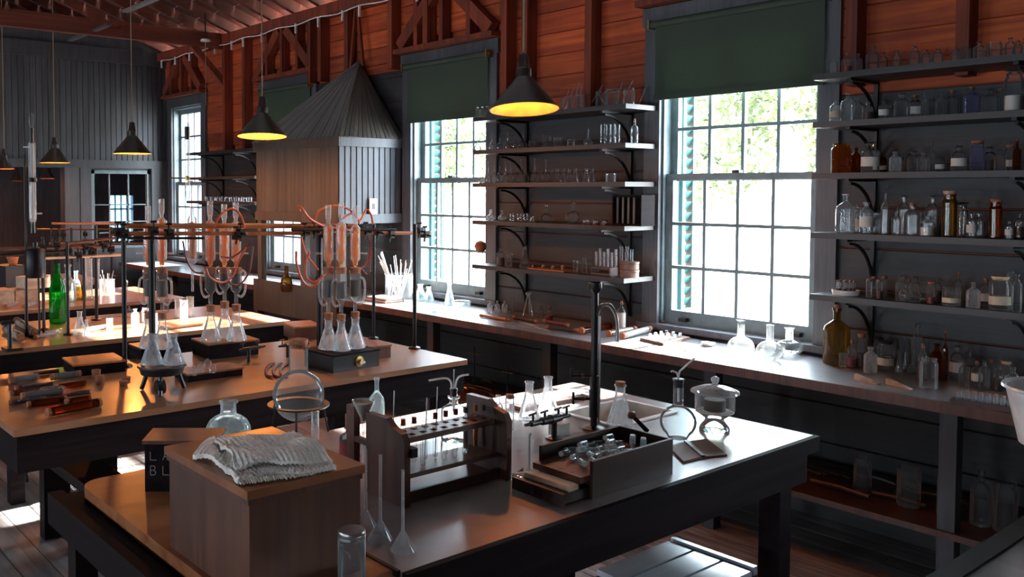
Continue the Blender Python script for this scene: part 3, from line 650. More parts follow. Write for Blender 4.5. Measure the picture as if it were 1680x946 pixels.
# ---- generic row filler
COLW = {'glass': 'clear', 'glass_clean': 'clear', 'glass_frosty': 'cloudy white', 'glass_amber': 'amber', 'glass_brown': 'brown', 'glass_violet': 'pale violet', 'glass_blue': 'pale blue', 'glass_green': 'green'}
NAMW = {'bottle': 'bottle', 'narrow': 'narrow-necked bottle', 'jar': 'wide jar', 'vial': 'vial', 'beaker': 'beaker', 'erlen': 'conical flask', 'florence': 'round flask', 'volumetric': 'volumetric flask', 'tube': 'test tube', 'cylinder': 'measuring cylinder', 'jug': 'jug', 'wine': 'bottle'}
KEYS = {'s': ('bottle', 'stopper'), 'o': ('bottle', None), 'c': ('bottle', 'cork'), 'n': ('narrow', None), 'N': ('narrow', 'cork'), 'j': ('jar', None), 'J': ('jar', 'darklid'), 'L': ('jar', 'lid'), 'k': ('jar', 'cork'), 'v': ('vial', 'cork'), 't': ('vial', None),
        'b': ('beaker', None), 'e': ('erlen', None), 'E': ('erlen', 'cork'), 'f': ('florence', None), 'F': ('volumetric', None), 'y': ('cylinder', None), 'q': ('jar', 'stopper')}
def row(z, items, where, group, ys=(4.12, 4.20, 4.28), pyz=None):
    """items: 'px,w,h,code[+opts]' ; opts a amber, B brown, V violet, W cloudy, p powder, r dark contents, w white label, g orange label"""
    P_ = []
    for n, it in enumerate(sorted(items.split(), key=lambda s: float(s.split(',')[0]))):
        px, w, h, code = it.split(','); px, w, h = float(px), float(w), float(h)
        kind, top = KEYS[code[0]]; op = code[1:]
        best = None
        for y in ys:
            p = AY(px, 300, y); m = mpp((p.x, y, z)); r = w * m / 2
            gap = min([math.hypot(p.x - q[0], y - q[1]) - r - q[2] for q in P_] + [0.05])
            if best is None or gap > best[0] + 1e-4: best = (gap, p.x, y, r, m)
            if gap > 0.001: break
        gap, x, y, r, m = best
        if gap < 0.001: r = max(r + gap - 0.001, r * 0.55)
        if min([math.hypot(x - q[0], y - q[1]) - r - q[2] for q in P_] + [0.05]) < -0.004: r *= 0.8
        P_.append((x, y, r))
        mat = 'glass'
        for ch, mm in (('a', 'glass_amber'), ('B', 'glass_brown'), ('V', 'glass_violet'), ('W', 'glass_frosty')):
            if ch in op: mat = mm
        fill = (0.38, 'white_powder') if 'p' in op else (0.42, 'dark_chem') if 'r' in op else (0.3, 'red_chem') if 'x' in op else None
        band = (0.2, 0.5, 'white_label') if 'w' in op else (0.18, 0.45, 'paper') if 'g' in op else None
        size = 'tall ' if h > 52 else 'tiny ' if h < 20 else 'small ' if h < 30 else ''
        ext = ' holding white powder' if 'p' in op else ' holding dark matter' if 'r' in op else ' with red contents' if 'x' in op else ' with paper label' if band else {'cork': ' with cork', 'stopper': ' with glass stopper', 'darklid': ' with dark lid', 'lid': ' with pale lid', None: ''}[top]
        ext = '' if len((size + COLW[mat] + ' ' + NAMW[kind] + ext + ' a b c ' + where).split()) > 16 else ext
        lab = '%s%s %s%s, %s from left %s' % (size, COLW[mat], NAMW[kind], ext, ORD[n + 1], where)
        hh = h * m
        if top in ('stopper', 'cork') and kind in ('bottle',): hh *= 0.93
        vessel(kind, (x, y, z), r, hh, ' '.join(lab.split()), 'flask' if kind in ('erlen', 'florence', 'volumetric') else 'jar' if kind == 'jar' else 'beaker' if kind == 'beaker' else 'cylinder' if kind == 'cylinder' else 'bottle', mat, top, fill, band, group=group)
row(2.12, '1363,15,31,s 1385,16,36,c+x 1402,15,33,s 1427,20,42,s 1444,14,35,s 1466,13,32,s 1495,16,36,s 1514,14,27,s 1533,16,27,s 1561,12,25,o 1571,15,30,o 1581,10,28,o 1600,17,33,s 1626,20,28,j 1651,14,34,s 1663,14,32,s 1675,12,30,s',
    'on topmost right-hand shelf', 'bottles on the topmost right-hand shelf')
row(1.906, '1368,17,38,o+g 1388,21,47,n 1404,18,42,o 1421,16,32,c+r 1447,15,34,s+w 1459,13,26,c 1477,23,45,s 1498,23,42,c+w 1514,12,40,n 1525,18,38,o 1540,15,40,o 1558,22,47,c 1590,23,48,c+V 1604,10,30,t 1621,24,42,s 1638,12,38,v 1659,27,63,q+p',
    'on second right-hand shelf', 'bottles on the second right-hand shelf')
row(1.676, '1379,30,48,j+a 1403,16,46,c+a 1427,27,55,s+w 1443,20,27,j+ag 1468,18,38,s+W 1484,18,30,o 1498,18,38,s 1514,18,36,s+W 1527,11,45,N 1541,16,25,j+w 1572,22,46,s+w 1602,21,46,k+V 1622,20,44,s+r 1639,16,38,s 1656,16,40,k+g 1667,12,48,N+a 1678,12,44,o',
    'on third right-hand shelf', 'bottles on the third right-hand shelf')
row(1.408, '1388,29,64,n 1410,16,48,o+g 1423,20,55,o+w 1440,26,36,s+W 1453,12,68,n 1472,14,40,o 1484,20,70,s+r 1498,24,58,c 1514,14,40,o 1524,22,36,s+p 1531,20,70,s 1559,22,70,L+B 1577,24,50,q 1596,14,42,o+w 1608,18,44,s 1635,19,60,k+a 1658,12,34,s+w 1675,16,46,s+r',
    'on fourth right-hand shelf', 'bottles on the fourth right-hand shelf')
row(1.127, '1430,9,30,v 1438,9,30,v 1447,9,30,v+r 1455,9,32,v 1484,18,46,s 1496,12,36,c+r 1506,16,46,s 1520,12,34,o 1532,12,34,v+x 1542,14,40,o+r 1566,26,30,j+g 1577,13,50,N 1602,20,42,n+W 1622,20,50,c+g 1646,30,52,L+g 1662,10,60,t 1674,14,66,o',
    'on fifth right-hand shelf', 'bottles on the fifth right-hand shelf', ys=(4.10, 4.20, 4.29))
# middle bay
row(2.07, '783,9,20,s 791,9,20,s 799,9,20,s 806,8,22,o 926,14,22,b 940,16,24,b 952,12,26,y 985,18,26,b 1003,20,28,b 1030,18,26,b', 'on topmost middle shelf', 'glass on the topmost middle shelf')
row(1.857, '783,12,26,F 806,12,28,F 819,12,28,F 832,12,29,F 844,12,30,F 857,16,30,F 873,12,12,b 893,7,22,y 902,12,18,f 915,14,16,b 936,12,12,b 944,12,10,b 964,14,30,F 988,8,34,y 997,8,34,y 1004,8,34,y 1012,8,32,t 1040,12,38,N', 'on second middle shelf', 'glass on the second middle shelf', ys=(4.12, 4.24))
row(1.645, '792,13,38,F 801,11,36,F 810,12,38,F 819,11,38,F 829,12,38,F 838,11,34,F 846,12,38,F 855,12,40,F 863,10,38,F 877,13,40,F 895,13,38,F 886,12,24,e 904,12,22,e 914,12,22,e 924,12,22,e 934,12,22,e 944,12,22,e 953,12,22,e 962,12,22,e 971,12,22,e 1002,16,14,b', 'on third middle shelf', 'flasks on the third middle shelf', ys=(4.10, 4.165, 4.23, 4.29))
row(1.402, '806,16,18,f+W 824,14,18,f+W 840,10,14,b 852,10,14,b 862,12,14,b 873,10,10,b 897,22,28,f 941,25,38,f 962,12,8,b 978,12,8,k+x 992,12,8,k+x', 'on fourth middle shelf', 'glass on the fourth middle shelf', ys=(4.12, 4.22))
row(1.115, '822,13,30,o+r 835,12,20,b 862,18,36,e 945,7,20,t 952,7,20,t 960,7,26,t 968,10,18,b', 'on fifth middle shelf', 'glass on the fifth middle shelf', ys=(4.12, 4.22))
# far shelf row of tiny tumblers
row(1.49, '338,7,8,b 346,7,8,b 354,7,8,b 362,7,8,b 370,7,8,b 378,7,8,b 386,7,8,b 394,7,8,b 402,7,8,b 410,7,8,b', 'on lowest far shelf left of the hood', 'tiny tumblers on the far shelf', ys=(4.10,))
# counter right
CT = 0.80
def crow(items, where, group):
    P_ = []
    for n, it in enumerate(sorted(items.split(), key=lambda s: float(s.split(',')[0]))):
        px, py, w, h, code = it.split(','); px, py, w, h = map(float, (px, py, w, h))
        (x, y, z), r, hh = at_px(px, py, CT, w, h)
        y = min(max(y, 3.77 + r), 4.30 - r); x = AY(px, 300, y).x
        kind, top = KEYS[code[0]]; op = code[1:]
        for q in P_:
            d = math.hypot(x - q[0], y - q[1])
            if d < r + q[2]: r = max(0.4 * r, d - q[2] - 0.001)
        P_.append((x, y, r))
        mat = 'glass'
        for ch, mm in (('a', 'glass_amber'), ('B', 'glass_brown'), ('V', 'glass_violet'), ('W', 'glass_frosty'), ('U', 'glass_blue')):
            if ch in op: mat = mm
        fill = (0.38, 'white_powder') if 'p' in op else (0.42, 'dark_chem') if 'r' in op else (0.3, 'red_chem') if 'x' in op else None
        band = (0.2, 0.5, 'white_label') if 'w' in op else (0.18, 0.45, 'paper') if 'g' in op else None
        ext = ' holding white powder' if 'p' in op else ' holding dark matter' if 'r' in op else ' with red contents' if 'x' in op else ' with paper label' if band else {'cork': ' with cork', 'stopper': ' with glass stopper', 'darklid': ' with dark lid', 'lid': ' with pale lid', None: ''}[top]
        size = 'large ' if h > 60 else 'small ' if h < 34 else ''
        if len((size + COLW[mat] + ' ' + NAMW[kind] + ext + ' a b c ' + where).split()) > 16: ext = ''
        vessel(kind, (x, y, z), r, hh, ' '.join(('%s%s %s%s, %s from left %s' % (size, COLW[mat], NAMW[kind], ext, ORD[n + 1], where)).split()), 'flask' if kind in ('erlen', 'florence') else 'jar' if kind == 'jar' else 'bottle', mat, top, fill, band, group=group)
crow('1378,597,40,92,N+B 1389,604,11,24,t 1404,603,15,45,c+x 1419,603,18,52,k+r 1435,612,20,44,s+W 1428,598,10,40,s 1448,600,16,44,J+r 1460,607,24,45,J+g 1476,598,12,44,s 1483,612,12,34,e 1494,600,16,52,e 1506,614,16,40,F 1512,600,22,80,s 1522,624,14,60,c+r 1532,638,26,50,j 1544,622,20,60,s+a 1558,625,16,78,N+a 1578,622,20,56,s+w 1590,636,14,46,s 1600,622,18,50,s+r 1612,634,16,42,c+w 1624,640,16,50,s 1636,634,18,44,c 1648,642,16,44,s+r 1660,640,18,44,L+w 1672,646,16,44,s',
     'on the counter right of the big window', 'jars on the counter right of the big window')
crow('805,513,9,20,n+W 817,513,9,20,n+W 829,513,9,20,n+W 875,520,10,20,e 889,522,11,20,s 903,524,12,22,c+x 842,513,6,24,t', 'on the counter between the two nearest windows', 'bottles on the counter between windows')
crow('690,492,22,26,e+U 704,494,20,24,e+U 738,500,18,36,e+U', 'on counter below the second window', 'conical flasks below the second window')
crow('1220,586,42,62,f 1268,592,42,60,f 1300,579,44,44,f', 'on the counter below the biggest window', 'round flasks below the biggest window')
# ================================================================ FUME HOOD
hx0, hx1, hy0, hz0, hz1 = -6.52, -5.31, 3.76, 1.37, 1.95
t = thing('fume_hood', 'pointed wooden fume hood of narrow grey boards with pyramid roof', 'fume hood', ((hx0 + hx1) / 2, 4.05, 0))
ox, oy = -(hx0 + hx1) / 2, -4.05
def hb(name, mat, m): return m.build(name, mat, t)
ap = Vector((-5.80, 4.30, 2.62))
m = MB(); m.box(hx0 + 0.02 + ox, hx1 - 0.02 + ox, hy0 + 0.02 + oy, 0.29, hz0, hz1); hb('lining', 'dark_wood', m)
n = 20; w = (hx1 - hx0) / n
for k in range(n):
    m = MB(); a = hx0 + k * w + ox; m.prism([(a, hy0 + oy + 0.018, hz0), (a, hy0 + oy + 0.003, hz0), (a + 0.004, hy0 + oy, hz0), (a + w - 0.008, hy0 + oy, hz0), (a + w - 0.003, hy0 + oy + 0.004, hz0), (a + w - 0.003, hy0 + oy + 0.018, hz0)], (0, 0, hz1 - hz0)); hb('front_board', 'hood_warm_tint', m)
n = 11; w = (4.345 - hy0) / n
for k in range(n):
    m = MB(); a = hy0 + k * w + oy; m.prism([(hx1 + ox - 0.018, a, hz0), (hx1 + ox, a, hz0), (hx1 + ox, a + w - 0.012, hz0), (hx1 + ox - 0.010, a + w - 0.009, hz0), (hx1 + ox - 0.010, a + w, hz0), (hx1 + ox - 0.018, a + w, hz0)], (0, 0, hz1 - hz0)); hb('side_board', 'grey_blue', m)  # side boards coloured bluer for the window light on this face
m = MB().box(hx0 - 0.02 + ox, hx1 + 0.02 + ox, hy0 - 0.02 + oy, hy0 + 0.0 + oy, hz1 - 0.03, hz1 + 0.035); hb('front_cornice', 'hood_warm_tint', m)
m = MB().box(hx1 + 0.0 + ox, hx1 + 0.02 + ox, hy0 + 0.0 + oy, 0.29, hz1 - 0.03, hz1 + 0.035); hb('side_cornice', 'grey_blue', m)
m = MB().box(hx1 - 0.0 + ox, hx1 + 0.015 + ox, hy0 + 0.0 + oy, 0.29, hz0 - 0.02, hz0 + 0.05); hb('side_rail', 'grey_blue', m)
m = MB().box(hx0 + ox, hx1 + ox, hy0 - 0.012 + oy, hy0 + oy, hz0 - 0.02, hz0 + 0.05); hb('front_rail', 'hood_warm_tint', m)
A = ap + Vector((ox, oy, 0))
def roofface(p0, p1, n, mat, nm):
    p0, p1 = Vector(p0), Vector(p1); nrm = (p1 - p0).cross(A - p0).normalized()
    if nrm.z < 0: nrm = -nrm
    for k in range(n):
        a = p0.lerp(p1, k / n); b = p0.lerp(p1, (k + 0.90) / n); a2 = a.lerp(A, 0.985); b2 = b.lerp(A, 0.985)
        MB().prism([a, b, b2, a2], nrm * (0.010 + 0.001 * (k % 3))).build(nm, mat, t)
    MB().prism([p0, p1, A - Vector((0, 0, 0.01))], -nrm * 0.01).build('roof_lining', 'dark_wood', t)
zt = hz1 + 0.035
c1, c2, c3, c4 = (hx0 - 0.02 + ox, hy0 - 0.02 + oy, zt), (hx1 + 0.02 + ox, hy0 - 0.02 + oy, zt), (hx1 + 0.02 + ox, 0.29, zt), (hx0 - 0.02 + ox, 0.29, zt)
roofface(c1, c2, 22, 'hood_warm_tint', 'roof_board'); roofface(c2, c3, 14, 'hood_warm_tint', 'roof_board'); roofface(c4, c1, 14, 'hood_warm_tint', 'roof_board')
for c in (c1, c2): MB().beam(Vector(c) + Vector((0, 0, 0.012)), A + Vector((0, 0, 0.012)), 0.02, 0.012).build('hip_board', 'hood_warm_tint', t)
# lower fume cupboard: posts, sill box, glass sides
for (x, y) in ((hx0 + 0.035, hy0 + 0.035), (hx1 - 0.035, hy0 + 0.035), ((hx0 + hx1) / 2 + 0.1, hy0 + 0.03)):
    MB().box(x - 0.03 + ox, x + 0.03 + ox, y - 0.025 + oy, y + 0.025 + oy, 0.80, hz0 - 0.02).build('post', 'hood_warm_tint', t)
MB().box(hx0 + ox, hx1 + ox, hy0 - 0.03 + oy, hy0 - 0.016 + oy, 0.60, 0.86).build('base_panel', 'hood_warm_tint', t)
MB().box(hx0 + ox + 0.06, hx1 + ox - 0.06, hy0 + 0.03 + oy, hy0 + 0.033 + oy, 0.87, hz0 - 0.02).build('front_glass', 'pane_glass', t)
MB().box(hx1 - 0.035 + ox, hx1 - 0.033 + ox, hy0 + 0.06 + oy, 0.28, 0.81, hz0 - 0.02).build('side_glass', 'pane_glass', t)
m = MB().box(hx1 + 0.0165 + ox, hx1 + 0.022 + ox, 4.02 + oy, 4.09 + oy, 1.42, 1.535); o = m.build('wall_socket', 'steel'); o.parent = t
MB().box(hx1 + 0.0225 + ox, hx1 + 0.024 + ox, 4.04 + oy, 4.07 + oy, 1.455, 1.50).build('socket_face', 'black_paint', o)
# suspension rods above hood
for dx in (-0.07, 0.07): MB().beam((A.x + dx * 1.2, A.y - 0.02, A.z - 0.03), (A.x + dx * 0.2, A.y - 0.02, PLATE - 0.01), 0.022, 0.022).build('hanger', 'red_stud', t)
# ================================================================ PENDANT LAMPS
def lamp(px, py, wpx, label, X=None, Y=None, ztop=3.6, power=1.0, tilt=0.0):
    p = AY(px, py, Y) if Y is not None else AX(px, py, X)
    r = wpx * mpp(p) / 2
    t = thing('pendant_lamp', label, 'lamp', (p.x, p.y, p.z), 0, 'dark cone pendant lamps')
    hgt = r * 0.95
    ax = Vector((_r.x, _r.y, 0)); Q = Matrix.Rotation(-tilt, 4, ax); TR = Q.to_euler(); tp = Q @ Vector((0, 0, hgt + 0.10))
    MB().lathe([(r, 0), (r * 0.99, 0.003), (0.034, hgt), (0.034, hgt + 0.035), (0.026, hgt + 0.045), (0.020, hgt + 0.10), (0, hgt + 0.11)], 36).build('shade', 'lamp_shade_outer', t, True, rot=TR)
    MB().lathe([(r * 0.985, 0.001), (0.030, hgt - 0.006)], 36).build('shade_lining', 'lamp_shade_inner', t, True, rot=TR)
    MB().lathe([(0, 0.035), (0.016, 0.04), (0.025, 0.058), (0.02, 0.078), (0.012, 0.10), (0.012, 0.12)], 14).build('bulb', 'bulb_glow', t, True, rot=TR)
    MB().tube([tp, tp.lerp(Vector((0, 0, ztop - p.z)), 0.5), (0, 0, ztop - p.z)], 0.0045, 6).build('cord', 'cord', t)
    MB().lathe([(0, 0), (0.05, 0.002), (0.045, 0.018), (0, 0.02)], 16).build('ceiling_rose', 'white_enamel', t, True, loc=(0, 0, ztop - p.z))
    ld = bpy.data.lights.new('lamp_light', 'POINT'); ld.energy = LAMP_W * power * (r / 0.15) ** 1.0; ld.color = LAMP_COL; ld.shadow_soft_size = 0.03
    lo = bpy.data.objects.new('lamp_light', ld); COL.objects.link(lo); lo.parent = t; lo.location = (0, 0, 0.018)
    return t
def ceil(y): return zr(y) + 0.0
lamp(860, 180, 113, 'nearest and largest cone lamp, hanging before the middle shelves', Y=2.90, ztop=ceil(2.9), power=1.4, tilt=0.12)
lamp(430, 224, 81, 'cone lamp hanging in front of the fume hood roof', Y=2.80, ztop=ceil(2.8), power=4.2, tilt=0.08)
lamp(217, 252, 62, 'cone lamp above the left end of the rubber hose apparatus', Y=2.72, ztop=ceil(2.7), power=5.5)
lamp(90, 267, 50, 'cone lamp just right of the tall white condenser column', Y=2.72, ztop=ceil(2.7), power=2.5)
lamp(7, 277, 34, 'cone lamp cut by the left edge of the photo', X=-9.35, ztop=ceil(2.5), power=2)
lamp(27, 297, 22, 'small far cone lamp seen through the doorway, left of the condenser column', X=-10.8, ztop=2.9)
lamp(78, 293, 26, 'small far cone lamp seen through the doorway, right of the condenser column', X=-10.8, ztop=2.9)
# bare cord with white rose
p = AX(337, 68, -7.9); t = thing('bare_cord', 'thin cord hanging from a white ceiling rose near the far window', 'cord', (p.x, p.y, p.z))
MB().lathe([(0, 0), (0.05, 0.002), (0.045, 0.02), (0, 0.022)], 16).build('ceiling_rose', 'white_enamel', t, True)
MB().tube([(0, 0, 0), (0, 0, -0.62)], 0.004, 6).build('cord', 'cord', t)
MB().tube([(0, 0, 0.02), (0, 0, zr(p.y) - p.z + 0.03)], 0.008, 6).build('stem', 'iron', t)
# white cable with clips along the wall plate
t = thing('white_cable', 'white cable sagging between clips along the top of the window wall', 'cable', (0, YW - 0.135, PLATE - 0.03))
xs_ = [-9.4 + i * 0.31 for i in range(27)]
MB().tube(spline([(x, 0, 0.02 - (0.02 if i % 2 else 0)) for i, x in enumerate(xs_)], 3), 0.005, 6).build('cable', 'white_enamel', t, True)
cm = MB().box(-0.007, 0.007, -0.007, 0.007, -0.085, 0.0).mesh('clip', 'white_enamel')
for i, x in enumerate(xs_[:-1:1]):
    if i % 5 != 3: ob('clip', cm, None, t, loc=(x + 0.04 * (i % 3), 0, 0.018))
t = thing('ceiling_track', 'pale metal track running under the rafters at top left', 'track', (0, 0, 0))
for (a, b) in (((115, 66), (178, 40)), ((205, 19), (256, -3))):
    p = AZ(*a, 3.05); q = AZ(*b, 3.05); MB().beam((p.x, p.y, 3.05), (q.x, p.y + (q.x - p.x) * 0.0, 3.05), 0.05, 0.02).build('rail', 'steel', t)
# ================================================================ NEAR BENCH
Z1 = 0.80
def lookrot(): return math.atan2(_r.y, _r.x)
# brown box with the cloth
t = thing('wooden_box', 'big brown wooden box carrying the folded knitted cloth', 'box', (-1.66, 0.97, 0.80))
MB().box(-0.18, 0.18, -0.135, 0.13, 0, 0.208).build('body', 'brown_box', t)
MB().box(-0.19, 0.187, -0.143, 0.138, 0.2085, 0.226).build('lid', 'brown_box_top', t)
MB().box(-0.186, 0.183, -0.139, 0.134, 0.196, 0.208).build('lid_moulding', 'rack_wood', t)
# knitted cloth: lower ribbed layer and crumpled fold
def cloth_layer(q, n, m_, zf, th, mat='cloth'):
    q = [Vector((p.x, p.y, 0)) for p in q]; M = MB(); top = []; bot = []
    for i in range(n + 1):
        for j in range(m_ + 1):
            u, v = i / n, j / m_
            p = (q[0] * (1 - u) + q[1] * u) * (1 - v) + (q[3] * (1 - u) + q[2] * u) * v
            e = 0.006 * math.sin(9 * u + 2) * (1 if v in (0, 1) else 0.3) + 0.004 * math.sin(23 * v) * (1 if u in (0, 1) else 0.2)
            z = zf(u, v); top.append((p.x + e, p.y - e, z + th)); bot.append((p.x + e, p.y - e, max(z - 0.0, 0)))
    W_ = m_ + 1; N_ = len(top); M.v = top + bot
    for i in range(n):
        for j in range(m_):
            a, b, c, d = i * W_ + j, (i + 1) * W_ + j, (i + 1) * W_ + j + 1, i * W_ + j + 1
            M.f.append((a, b, c, d)); M.f.append((N_ + a, N_ + d, N_ + c, N_ + b))
    bd_ = [i * W_ for i in range(n + 1)] + [n * W_ + j for j in range(1, W_)] + [i * W_ + m_ for i in range(n - 1, -1, -1)] + [j for j in range(m_ - 1, 0, -1)]
    for a, b in zip(bd_, bd_[1:] + bd_[:1]): M.f.append((a, N_ + a, N_ + b, b))
    return M
zc = 1.0275
Q = [AZ(x, y, zc) for x, y in ((392, 793), (551, 772), (478, 722), (336, 742))]
t = thing('knitted_cloth', 'folded cream knitted cloth lying on top of the big brown box', 'cloth', (0, 0, zc))
M = cloth_layer(Q, 90, 60, lambda u, v: 0.0022 * math.sin(u * 150) + 0.001 * math.sin(v * 90), 0.011)
M.build('lower_layer', 'cloth', t, True)
Q2 = [AZ(x, y, zc + 0.014) for x, y in ((388, 768), (545, 758), (480, 712), (350, 722))]
def zf2(u, v):
    return 0.0155 + 0.010 * max(0, math.sin(5.5 * v + 1.2 * math.sin(4 * u))) + 0.006 * abs(math.sin(7 * u + 4 * v)) + 0.0014 * math.sin(u * 120 + 8 * v) - 0.010 * (abs(2 * v - 1) ** 4)
cloth_layer(Q2, 90, 60, zf2, 0.007).build('upper_fold', 'cloth', t, True)
Q3 = [AZ(x, y, zc) for x, y in ((318, 752), (392, 780), (400, 745), (352, 722))]
cloth_layer(Q3, 40, 40, lambda u, v: 0.009 * abs(math.sin(4 * u + 3 * v)) + 0.0012 * math.sin(u * 70), 0.010).build('gathered_corner', 'cloth', t, True)
fr = MB(); a, b = Vector(Q[0]), Vector(Q[1]); out = (Vector(Q[0]) - Vector(Q[3])).normalized()
for k in range(34):
    p = a.lerp(b, k / 45) - Vector((0, 0, zc)); p.z = 0.006; q_ = p + out * (0.012 + 0.004 * R.random()) + Vector((R.uniform(-.003, .003), 0, -0.003)); fr.tube([p, q_], [0.0028, 0.0016], 5)
stuff(fr.build('fringe', 'cloth', t, True))
# dark lettered box behind
rz = math.atan2(0.8, 0.6)
p = AZ(238, 806, 0.80)
t = thing('lettered_box', 'small dark wooden box with chalk letters behind the big brown box', 'box', (p.x, p.y, 0.80), rz)
MB().box(0, 0.19, 0, 0.115, 0, 0.128).build('body', 'dark_wood', t)
MB().box(-0.006, 0.196, -0.006, 0.121, 0.1285, 0.138).build('lid', 'brown_box', t)
def strokes(segs, x0, z0, h, w, par, y=-0.0008):
    m = MB()
    for (a, b, c, d) in segs: m.beam((x0 + a * w, y, z0 + b * h), (x0 + c * w, y, z0 + d * h), 0.0018, 0.0008, (0, 1, 0))
    return m.build('chalk_letter', 'chalk', par)
Ls = [(0, 1, 0, 0), (0, 0, .8, 0)]; As = [(0, 0, .45, 1), (.45, 1, .9, 0), (.2, .4, .7, .4)]; Bs = [(0, 0, 0, 1), (0, 1, .6, 1), (.6, 1, .7, .75), (.7, .75, .5, .5), (0, .5, .6, .5), (.6, .5, .8, .25), (.8, .25, .6, 0), (0, 0, .6, 0)]
strokes(Ls, 0.015, 0.085, 0.022, 0.02, t); strokes(As, 0.048, 0.085, 0.022, 0.02, t); strokes(Bs, 0.015, 0.045, 0.024, 0.018, t); strokes(Ls, 0.048, 0.045, 0.024, 0.02, t)
# frosty jug behind the box
loc, r, h = at_px(375, 722, Z1, 74, 66)
vessel('jug', loc, r, h, 'frosty white wide-bodied bottle standing behind the big brown box', 'bottle', 'glass_blue')
# round bottomed flask on tripod ring
p0 = AZ(490, 716, Z1); m = mpp((p0.x, p0.y, 0.95)); cz = 1.6 - (648 - 311.5) * m
t = thing('tripod_ring', 'wire tripod with flat ring holding the large round flask', 'tripod', (p0.x, p0.y, Z1))
rr = 44 * m; zr_ = 1.6 - (664 - 311.5) * m - Z1
MB().lathe([(rr * 0.91, 0), (rr * 1.16, 0.001), (rr * 1.17, 0.003), (rr * 1.16, 0.005), (rr * 0.91, 0.004), (rr * 0.91, 0)], 40).build('ring', 'iron', t, True, loc=(0, 0, zr_))
for k in range(3):
    a = YAW + PI * 1.5 + k * 2 * PI / 3
    MB().tube([(rr * 1.0 * math.cos(a), rr * 1.0 * math.sin(a), zr_ + 0.002), (rr * 1.25 * math.cos(a), rr * 1.25 * math.sin(a), 0.003)], 0.0036, 6).build('leg', 'iron', t, True)
R_ = 42.5 * m
def dbl(prof, th=0.0016):
    out = [(max(r_ - th, 0), z_ + (th if i == 0 else 0)) for i, (r_, z_) in enumerate(prof)]
    return prof + out[::-1]
prof = [(R_ * math.sin(a), R_ - R_ * math.cos(a)) for a in [k * PI / 18 for k in range(0, 17)]]
nr = 15.5 * m; zn = R_ + R_ * 0.93; top = zn + 47 * m
prof = [q for q in prof if q[0] >= nr or q[1] < R_]
prof += [(nr * 1.05, zn), (nr, zn + 0.006), (nr, top - 0.006), (nr * 1.22, top - 0.002), (nr * 1.22, top)]
o = MB().lathe(prof, 44).build('round_bottom_flask', 'glass_large', None, True, loc=(p0.x, p0.y, cz - R_)); tag(o, 'large corked round-bottomed flask resting on the wire tripod ring', 'flask')
MB().lathe([(0, 0), (nr * 0.92, 0), (nr * 1.05, 0.028), (0, 0.029)], 20).build('cork', 'cork', o, True, loc=(0, 0, top - 0.016))
MB().lathe([(R_ * 0.985 * math.sin(a), R_ - R_ * 0.985 * math.cos(a)) for a in [k * PI / 18 for k in range(0, 5)]] , 30).build('liquid', 'glass_clean', o, True)
loc, r, h = at_px(517, 722, Z1, 13, 48); vessel('tube', loc, r, h, 'open upright test tube with white rim right of the tripod ring', 'test tube', 'glass_frosty')
loc, r, h = at_px(572, 752, Z1, 31, 56); vessel('bottle', loc, r, h, 'square-shouldered bottle with dark red label beside the test tube rack', 'bottle', 'glass', 'cork', None, (0.1, 0.5, 'red_chem'))
loc, r, h = at_px(618, 722, Z1, 26, 104); vessel('narrow', loc, r, h, 'tall round-shouldered clear bottle behind the funnel and the test tube rack', 'bottle', 'glass_blue')
# long stem funnels standing mouth down
def funnel_down(px, py, w, hpx, label):
    (x, y, z), r, h = at_px(px, py, Z1, w, hpx); hc = r * 1.55
    o = MB().lathe([(r, 0), (r * 0.98, 0.002), (0.0042, hc), (0.0036, hc + 0.01), (0.0034, h)], 28).build('glass_funnel', 'glass_frosty', None, True, loc=(x, y, z)); return tag(o, label, 'funnel', 'long stem funnels standing mouth down')
funnel_down(661, 902, 42, 134, 'long stem glass funnel standing mouth down, nearest the camera')
funnel_down(624, 884, 41, 140, 'long stem glass funnel standing mouth down, middle of three')
funnel_down(600, 866, 40, 132, 'long stem glass funnel standing mouth down, leftmost of three')
# foreground jar
p = AZ(577, 1005, Z1); m = mpp((p.x, p.y, 0.9)); jh = 1.6 - (884 - 311.5) * m - Z1; jr = 23 * m
o = MB().lathe([(0, 0.004), (jr * 0.9, 0), (jr, 0.006), (jr, jh), (jr * 0.95, jh + 0.004), (jr * 0.95, jh + 0.014)], 36).build('screw_top_jar', 'glass', None, True, loc=(p.x, p.y, Z1)); tag(o, 'frosty cylindrical jar with pale lid cut by the bottom edge', 'jar')
MB().lathe([(jr * 0.97, 0), (jr * 1.0, 0.001), (jr * 1.0, 0.006), (jr * 0.97, 0.007), (jr * 1.0, 0.009), (jr * 1.0, 0.014), (jr * 0.94, 0.0165), (jr * 0.55, 0.0172), (0, 0.0172)], 36).build('lid', 'steel', o, True, loc=(0, 0, jh + 0.004))
